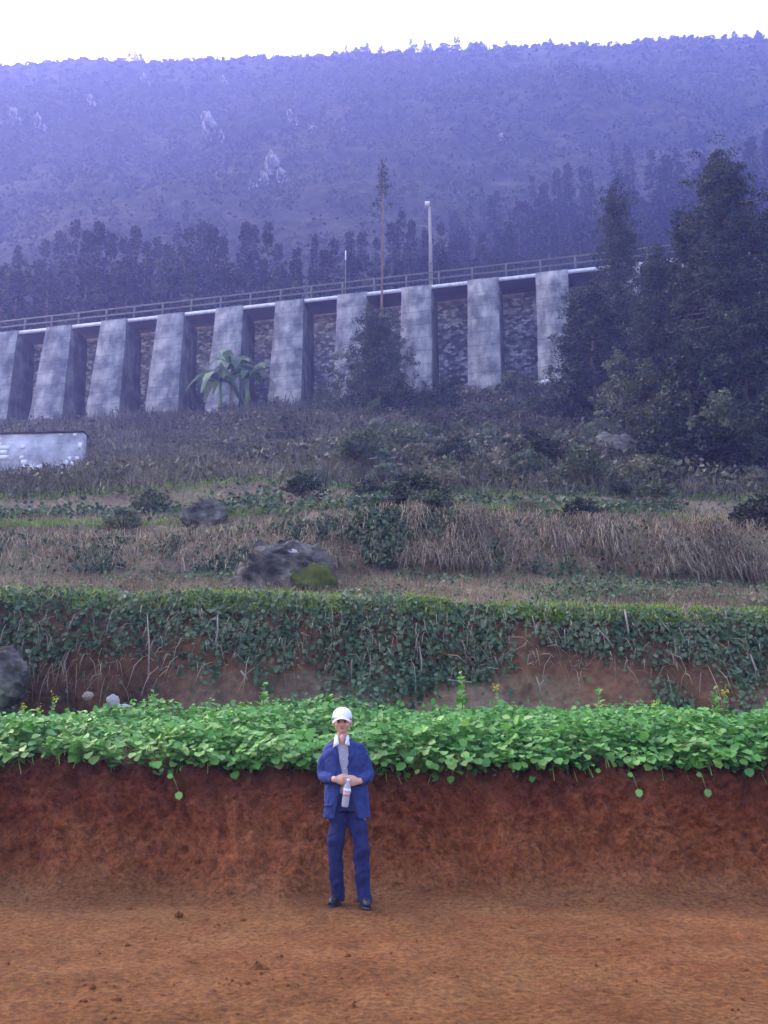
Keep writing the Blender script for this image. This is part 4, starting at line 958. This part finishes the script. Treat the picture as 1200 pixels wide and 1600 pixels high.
# scrub all over the mountain side
P, N = SCm.sample(9000, rows=(kC[1] + 4, kC[5] + 2), xlim=lambda Y: .5 * Y + 8)
k_ = 15; C = np.repeat(P, k_, 0); rad = np.repeat(rng.uniform(.8, 2.6, len(P)) * np.clip(P[:, 1] / 160, .5, 1.3), k_)[:, None]
rad = rad * np.clip((250 - C[:, 1:2]) / 30, .35, 1)
off = randdir(len(C), .3) * rng.random((len(C), 1)) ** .5 * rad
tone = np.repeat(np.clip(.4 + fbm(P[:, 0] * .03, P[:, 2] * .03, 95, 4) * 1.4 + rng.normal(0, .12, len(P)), 0, 1), k_)
V, Q, w_ = leaf_quads(C + off + np.array([0, 0, .4]), .30 + .0035 * C[:, 1], .3, .6, np.clip(tone + rng.normal(0, .1, len(C)), 0, 1))
tag(mesh('mountain_scrub', V, Q, G_scr, var=w_), 'scrub and small trees covering the mountain side as one mass', kind='stuff')
# pale rock faces in the mountain side
M_cliff = noise_mat('cliff_rock', [(.4, (.07, .07, .06)), (.65, (.42, .40, .37))], scale=1.2, mapping=(1, 1, .4), bump=.6, bdist=.2)
oc = [(427, 268, 2.8), (415, 290, 1.8), (440, 282, 1.6), (330, 205, 3.0), (322, 190, 1.5), (540, 218, 1.8), (398, 306, 1.6), (228, 130, 1.5), (350, 130, 1.2), (488, 212, 1.2), (455, 188, 1.6), (28, 186, 1.8), (65, 196, 1.8), (145, 162, 1.3), (780, 222, .9)]
for i, (px, py, s_) in enumerate(oc):
    yy = np.linspace(112, 256, 200); x_, yd, zd = ray(px, py); xs = yy / yd * x_; zs = CAMZ + yy * zd / yd; hit = np.nonzero(hz(xs, yy) > zs)[0]
    if not len(hit): continue
    q = hit[0]; r = empty('rock_face', (float(xs[q]), float(yy[q]) - 2.5, float(zs[q]) - .5))
    V, Q = ellipsoid((0, 0, 0), (s_ * .5, s_ * .8, s_ * 1.0), 26, 18, .5, 200 + i); mesh('stone', V, Q, M_cliff, r)
    V, Q = ellipsoid((s_ * .9, .3, -s_ * .8), (s_ * .25, s_ * .5, s_ * .5), 20, 14, .5, 230 + i); mesh('stone', V, Q, M_cliff, r)
    tag(r, 'small pale rock face showing through the scrub of the far mountain side', 'rock', 'pale rock faces on the mountain')
for i, (px, top, Y, Rr) in enumerate(((905, 560, 47, 1.3), (1000, 470, 44, 1.7), (1070, 520, 34, 1.5), (1160, 480, 33.5, 1.8), (1085, 660, 30.5, 1.2), (1030, 640, 33, 1.3))):
    tree_at(px, top, Y, Rr, 140 + i, ['small dark tree touching the foot of the last clear buttress', 'dark leafy tree just right of the narrow tall conifer', 'dark leafy tree in front of the second tall conifer of the grove', 'dense leafy tree between the tallest conifer and the right edge', 'low round tree at the foot of the grove, above the terrace edge', 'low dark tree right of the broad boulder'][i],
            nl=7, nc=170, k=42, leaf=.16, tone=.45 + .1 * (i % 2), base=.05)

# ------------------------------------------------------------------ the person, and the bottle held in both hands
def fuse(name, parts, voxel, mat, parent, it=3, crease=0.0):
    V, Q, _ = join(parts); o = mesh(name, V, Q, None)
    md = o.modifiers.new('r', 'REMESH'); md.mode = 'VOXEL'; md.voxel_size = voxel; md.use_smooth_shade = True
    ms = o.modifiers.new('s', 'SMOOTH'); ms.iterations = it; ms.factor = .5
    dg = bpy.context.evaluated_depsgraph_get(); dg.update()
    me = bpy.data.meshes.new_from_object(o.evaluated_get(dg)); old = o.data
    o.modifiers.clear(); o.data = me; bpy.data.meshes.remove(old); me.name = name
    me.materials.clear(); me.materials.append(mat); o.parent = parent
    if crease:
        nv = len(me.vertices); co = np.empty(nv * 3, dtype=np.float32); no = np.empty(nv * 3, dtype=np.float32)
        me.vertices.foreach_get('co', co); me.vertices.foreach_get('normal', no); co = co.reshape(-1, 3); no = no.reshape(-1, 3)
        q = fbm(co[:, 0] * 9 + co[:, 2] * 5, co[:, 2] * 7 - co[:, 0] * 3 + co[:, 1] * 6, 300, 3) + .6 * (np.abs(fbm(co[:, 0] * 14 - co[:, 2] * 9, co[:, 2] * 12 + co[:, 1] * 9, 301, 2)) - .15)
        me.vertices.foreach_set('co', (co + no * (q * crease)[:, None]).astype(np.float32).ravel()); me.update()
    me.polygons.foreach_set('use_smooth', np.ones(len(me.polygons), dtype=bool))
    return o
def loft(secs, sides=28, pw=2.3):
    an = np.linspace(0, 2 * math.pi, sides, endpoint=False); c, s_ = np.cos(an), np.sin(an)
    ex = np.sign(c) * np.abs(c) ** (2 / pw); ey = np.sign(s_) * np.abs(s_) ** (2 / pw)
    V = np.concatenate([np.stack([cx + hw * ex, cy + hd * ey, np.full(sides, z_)], 1) for cx, cy, z_, hw, hd in secs]); n = len(secs); Q = []
    for i in range(n - 1):
        for j in range(sides): a = i * sides + j; b_ = i * sides + (j + 1) % sides; Q.append((a, b_, b_ + sides, a + sides))
    c0 = len(V); V = np.vstack([V, V[:sides].mean(0), V[-sides:].mean(0)])
    for j in range(0, sides, 2):
        Q.append((c0, (j + 2) % sides, j + 1, j)); o_ = (n - 1) * sides; Q.append((c0 + 1, o_ + j, o_ + j + 1, o_ + (j + 2) % sides))
    return V, np.array(Q)
def limb(pts, rad, sides=16, sub=5):
    P = np.array(pts, float); t0 = np.arange(len(P)); t1 = np.linspace(0, len(P) - 1, (len(P) - 1) * sub + 1)
    Pi = np.stack([np.interp(t1, t0, P[:, k]) for k in range(3)], 1); ri = np.interp(t1, t0, rad)
    for _ in range(2): Pi[1:-1] = .25 * Pi[:-2] + .5 * Pi[1:-1] + .25 * Pi[2:]
    return [tube(Pi, ri, sides), ellipsoid(Pi[0], (ri[0],) * 3, 12, 8), ellipsoid(Pi[-1], (ri[-1],) * 3, 12, 8)]
def cloth(name, c, bump=.35):
    m = noise_mat(name, [(.3, tuple(v * .75 for v in c)), (.7, tuple(min(1, v * 1.3) for v in c))], scale=7, detail=5, rough=.85, bump=bump, bscale=9, bdist=.02, mapping=(1, 1, .45), spec=.25)
    return m
M_skin = flat_mat('skin', (.60, .34, .24), .5, .08); M_jkt = cloth('blue_jacket_cloth', (.028, .048, .17)); M_trs = cloth('navy_trouser_cloth', (.016, .024, .095))
M_shirt = cloth('pale_shirt_cloth', (.40, .38, .45), .2); M_colr = cloth('white_collar_cloth', (.85, .84, .83), .05); M_capw = cloth('white_cap_cloth', (.92, .92, .92), .1)
M_shoe = flat_mat('dark_shoe_leather', (.018, .022, .035), .4); M_hair = flat_mat('black_hair', (.015, .013, .012), .6); M_lip = flat_mat('lips', (.42, .17, .14), .5); M_eye = flat_mat('eye_dark', (.02, .015, .012), .2)
PX, PY_, _ = at(540, 1418, 8.98); PY_ = 8.98
person = empty('person', (PX, PY_, float(hz(PX, PY_)[0]) + .012))
tag(person, 'person in blue jacket, navy trousers and white cap standing on the red earth', 'person')
HX = -.045
def hand(Wp, d, nrm_, curl, th=1.0):
    Wp = np.array(Wp, float); d = np.array(d, float) / np.linalg.norm(d); n = np.array(nrm_, float); n = n - d * (n @ d); n /= np.linalg.norm(n)
    l = np.cross(d, n); l = l if l[2] > 0 else -l
    out = [tube([Wp - d * .02, Wp + d * .02, Wp + d * .05, Wp + d * .082], [.024, .029, .036, .033], 14, sx=1, sy=1)]
    V, Q = out[0]; rel = V - Wp; V = Wp + rel - np.outer((rel @ n), n) * .5; out = [(V, Q)]          # flatten the palm
    for i, (off, L) in enumerate(((.029, .90), (.0098, 1.0), (-.0095, .95), (-.028, .78))):
        p = Wp + d * (.078 - abs(off) * .15) + l * off; pts = [p - d * .02, p]; a = 0
        for seg, ang in ((.040, curl[0]), (.025, curl[1]), (.020, curl[2])):
            a += ang * (1 + .08 * i); p = p + (d * math.cos(a) + n * math.sin(a)) * seg * L; pts.append(p)
        out += limb(pts, [.0095, .0095, .0088, .0080, .0070], 10, 3)
    p0 = Wp + d * .025 + l * .024; p1 = p0 + d * .028 + l * .020 + n * .012; p2 = p1 + d * .026 + l * .004 + n * .014 * th; p3 = p2 + d * .016 + n * .012 * th
    out += limb([p0, p1, p2, p3], [.013, .0115, .010, .008], 10, 3)
    return out
def build_person():
    b = []
    b.append(loft([(.01, 0, .84, .14, .095), (.01, 0, .93, .155, .10), (.0, 0, 1.05, .135, .09), (-.015, 0, 1.2, .145, .09), (-.025, 0, 1.32, .14, .085), (-.03, 0, 1.375, .10, .07), (-.035, .005, 1.41, .062, .058), (-.04, 0, 1.46, .052, .052), (HX, -.01, 1.52, .05, .052)]))
    # head: skull, face, jaw, nose, ears
    b.append(ellipsoid((HX, .012, 1.60), (.078, .094, .088), 28, 18)); b.append(ellipsoid((HX, -.022, 1.553), (.066, .070, .082), 26, 16))
    b.append(ellipsoid((HX, -.045, 1.502), (.040, .038, .030), 20, 12)); b.append(ellipsoid((HX, -.092, 1.556), (.013, .018, .024), 14, 10)); b.append(ellipsoid((HX, -.102, 1.545), (.017, .013, .011), 12, 8))
    b.append(ellipsoid((HX, -.080, 1.592), (.05, .018, .011), 16, 8))
    for s_ in (-1, 1): b.append(ellipsoid((HX + s_ * .080, .008, 1.565), (.012, .022, .033), 12, 10)); b.append(ellipsoid((HX + s_ * .038, -.060, 1.548), (.026, .026, .022), 14, 8))
    b.append(ellipsoid((-.040, -.070, 1.415), (.024, .036, .05), 16, 12))
    arms = (([(-.160, 0, 1.335), (-.235, .025, 1.11), (-.095, -.195, 1.078)], (.9, -.42, -.08), (.42, .9, 0)), ([(.105, 0, 1.335), (.195, .03, 1.12), (.118, -.185, 1.062)], (-.84, -.5, -.02), (-.5, .84, 0)))
    for pts, d, n in arms:
        b += limb(pts, [.044, .038, .027]); b += hand(pts[-1], d, n, (.55, .75, .5))
    for x0_, xk, xa, fy in ((-.075, -.09, -.078, .03), (.095, .132, .160, -.07)):
        b += limb([(x0_, 0, .88), (xk, -.03 + fy * .4, .48), (xa, .01 + fy, .09)], [.078, .052, .038]); b.append(ellipsoid((xa, -.05 + fy, .042), (.026, .07, .02), 14, 10))
    fuse('body', b, .0042, M_skin, person, 4)
    # trousers
    t_ = [loft([(.01, 0, .80, .160, .112), (.01, 0, .88, .166, .115), (.005, 0, .98, .152, .108)])]
    for x0_, xk, xa, bend, fy in ((-.072, -.094, -.076, -.025, .03), (.092, .138, .162, -.085, -.07)):
        t_ += [tube([(x0_, 0, .86), (x0_ * .98, -.01, .72), (xk, bend, .50), ((xk + xa) / 2, bend * .45 + fy * .6, .28), (xa, .012 + fy, .10), (xa, .01 + fy, .035)], [.090, .084, .070, .065, .063, .064], 20)]
    fuse('trousers', t_, .008, M_trs, person, 4, .042)
    # shirt
    fuse('shirt', [loft([(.0, 0, .95, .150, .112), (-.005, -.002, 1.1, .150, .113), (-.02, -.002, 1.25, .150, .118), (-.028, 0, 1.36, .118, .096), (-.035, 0, 1.412, .070, .070), (-.04, -.004, 1.445, .062, .062)])], .008, M_shirt, person, 3)
    # open jacket: C-shaped shell with sleeves
    J = [(.005, .74, .212, .140, .115), (.0, .85, .200, .138, .085), (-.005, .98, .190, .136, .055), (-.01, 1.08, .186, .136, .030), (-.015, 1.2, .192, .138, .032), (-.02, 1.3, .196, .132, .045), (-.028, 1.37, .165, .108, .052), (-.033, 1.405, .110, .084, .055), (-.037, 1.435, .080, .074, .060)]
    zz = np.linspace(.74, 1.435, 40); Ja = np.array(J); Vs = []; m_ = 48
    for z_ in zz:
        cx, hw, hd, gp = [np.interp(z_, Ja[:, 1], Ja[:, k]) for k in (0, 2, 3, 4)]
        ga = math.asin(min(.95, gp / hw)); a = np.linspace(-math.pi / 2 + ga, 1.5 * math.pi - ga, m_)
        fold_ = 1 + .012 * np.sin(a * 9 + z_ * 5) * (1.3 - z_)
        o_ = np.stack([cx + hw * np.cos(a) * fold_, hd * np.sin(a) * fold_, np.full(m_, z_)], 1); i_ = np.stack([cx + (hw - .022) * np.cos(a), (hd - .022) * np.sin(a), np.full(m_, z_)], 1)
        Vs.append(np.concatenate([o_, i_[::-1]]))
    V = np.concatenate(Vs); S_ = 2 * m_; Q = []
    for i in range(len(zz) - 1):
        for j in range(S_): a = i * S_ + j; b_ = i * S_ + (j + 1) % S_; Q.append((a, b_, b_ + S_, a + S_))
    for k_, flip in ((0, True), ((len(zz) - 1) * S_, False)):
        for j in range(m_ - 1):
            q = (k_ + j, k_ + j + 1, k_ + S_ - 2 - j, k_ + S_ - 1 - j); Q.append(q[::-1] if flip else q)
    jk = [(V, np.array(Q))]
    jk += limb([(-.155, 0, 1.335), (-.212, .01, 1.24), (-.236, .025, 1.10), (-.165, -.10, 1.082), (-.112, -.178, 1.078)], [.062, .055, .051, .045, .040])[:2]
    jk += limb([(.106, 0, 1.335), (.164, .015, 1.24), (.198, .03, 1.11), (.155, -.09, 1.082), (.124, -.165, 1.066)], [.062, .055, .051, .045, .040])[:2]
    jk += [ellipsoid((-.152, 0, 1.335), (.068, .072, .062), 20, 14), ellipsoid((.096, 0, 1.335), (.068, .072, .062), 20, 14)]
    jo = fuse('jacket', jk, .0075, M_jkt, person, 3, .038)
    def patch(name, pts, th, mat, par=person):
        P = np.array(pts, float); n_ = np.cross(P[1] - P[0], P[2] - P[0]); n_ = n_ / np.linalg.norm(n_); n_ = n_ if n_[1] < 0 else -n_
        V = np.concatenate([P, P + n_ * th]); k = len(P)
        if k == 4: Q = [(0, 1, 2, 3), (7, 6, 5, 4)] + [(i, i + 4, (i + 1) % 4 + 4, (i + 1) % 4) for i in range(4)]
        return mesh(name, V, np.array(Q), mat, par)
    # lapels lying on the jacket, white shirt collar over them
    patch('lapel', [(-.095, -.088, 1.425), (-.075, -.125, 1.26), (-.045, -.146, 1.17), (-.122, -.122, 1.31)], .008, M_jkt, jo)
    patch('lapel', [(.020, -.088, 1.425), (.035, -.125, 1.26), (.018, -.146, 1.17), (.075, -.122, 1.31)], .008, M_jkt, jo)
    patch('collar', [(-.100, -.035, 1.462), (-.082, -.072, 1.460), (-.066, -.140, 1.385), (-.116, -.136, 1.350)], .006, M_colr)
    patch('collar', [(.014, -.035, 1.460), (.000, -.072, 1.455), (-.014, -.140, 1.385), (.026, -.136, 1.365)], .006, M_colr)
    patch('pocket_flap', [(-.200, -.085, .855), (-.122, -.134, .855), (-.122, -.136, .835), (-.202, -.088, .835)], .008, cloth('dark_pocket_cloth', (.015, .02, .08)), jo)
    for z_ in (1.33, 1.25, 1.17):
        a = ellipsoid((-.030 + .006 * (1.33 - z_) / .08, -.119, z_), (.005, .003, .005), 8, 6); mesh('button', a[0], a[1], M_colr, person)
    # cap: crown and curved visor
    cr = [(HX, .010, 1.604, .0885, .104), (HX, .011, 1.622, .0895, .106), (HX, .012, 1.645, .088, .104), (HX, .016, 1.668, .080, .095), (HX, .018, 1.688, .064, .076), (HX, .018, 1.702, .042, .049), (HX, .018, 1.709, .016, .018)]
    cp = mesh('cap', *loft(cr, 36, 2.0), M_capw, person, smooth=True)
    U = []; n1, n2 = 18, 6
    for k in range(2):
        for i in range(n1 + 1):
            t_ = -1 + 2 * i / n1
            for j in range(n2 + 1):
                f = j / n2; x_ = HX - .004 + t_ * .090 * (1 - .12 * f); yb = .010 - .104 * math.sqrt(max(0, 1 - (t_ * .93) ** 2)); L = .066 * (1 - abs(t_) ** 2.6) + .004
                U.append((x_, yb - L * f, 1.618 - .036 * t_ ** 2 - .014 * f - .004 * k + .004 * t_))
    U = np.array(U); st = (n1 + 1) * (n2 + 1); Q = []
    for i in range(n1):
        for j in range(n2):
            a = i * (n2 + 1) + j; q = (a, a + 1, a + n2 + 2, a + n2 + 1); Q.append(q[::-1]); Q.append(tuple(v + st for v in q))
    for i in range(n1): a = i * (n2 + 1) + n2; Q.append((a, a + n2 + 1, a + n2 + 1 + st, a + st))
    mesh('visor', U, np.array(Q), M_capw, cp, smooth=True)
    # hair below the cap, brows, eyes, mouth
    mesh('hair', *loft([(HX, .030, 1.560, .070, .076), (HX, .024, 1.59, .083, .086), (HX, .020, 1.62, .086, .095)], 28, 2.0), M_hair, person, smooth=True)
    for s_ in (-1, 1):
        a = ellipsoid((HX + s_ * .030, -.083, 1.574), (.0125, .008, .0055), 12, 8); e_ = mesh('eye', a[0], a[1], M_eye, person)
        a = ellipsoid((HX + s_ * .031, -.091, 1.588), (.018, .006, .004), 12, 6); mesh('eyebrow', a[0], a[1], M_hair, person)
    a = ellipsoid((HX + .004, -.087, 1.521), (.024, .008, .0065), 14, 8); mesh('mouth', a[0], a[1], M_lip, person)
    for xa, tw, fy in ((-.082, -.25, .03), (.165, .20, -.07)):
        c_, s_ = math.cos(tw), math.sin(tw); rot = [[c_, -s_, 0], [s_, c_, 0], [0, 0, 1]]
        p = [ellipsoid((xa + .06 * s_, -.065 + fy, .048), (.046, .125, .046), 20, 12, rot=rot), ellipsoid((xa, .01 + fy, .07), (.044, .055, .055), 16, 10), ellipsoid((xa + .06 * s_, -.065 + fy, .014), (.050, .130, .016), 20, 8, rot=rot)]
        fuse('shoe', p, .006, M_shoe, person, 2)
build_person()
def bottle():
    a = np.array([.026, -.248, 1.085]); c = np.array([-.006, -.235, .850]); Lb = np.linalg.norm(c - a)
    o = np.array(person.location); r = empty('bottle', tuple(o + c)); ax = (a - c) / Lb
    m, t, b = new_mat('clear_plastic'); b.inputs['Base Color'].default_value = (.80, .82, .88, 1); b.inputs['Transmission Weight'].default_value = .6; b.inputs['Roughness'].default_value = .12; b.inputs['IOR'].default_value = 1.33
    f = lambda s_: tuple(ax * s_)
    v = tube([f(.0), f(.006), f(.03), f(.10), f(.155), f(.185), f(.205), f(.218)], [.024, .0305, .0315, .031, .0315, .027, .015, .013], 20); mesh('flask', v[0], v[1], m, r, smooth=True)
    v = tube([f(.095), f(.125)], .0322, 20); mesh('label', v[0], v[1], flat_mat('pink_label', (.70, .40, .42), .6), r, smooth=True)
    v = tube([f(.126), f(.158)], .0324, 20); mesh('label', v[0], v[1], flat_mat('white_label', (.8, .82, .88), .6), r, smooth=True)
    v = tube([f(.219), f(.238)], .0155, 14); mesh('cap', v[0], v[1], M_white, r, smooth=True)
    tag(r, 'clear plastic bottle with pink and white label held upright in both hands', 'bottle')
bottle()
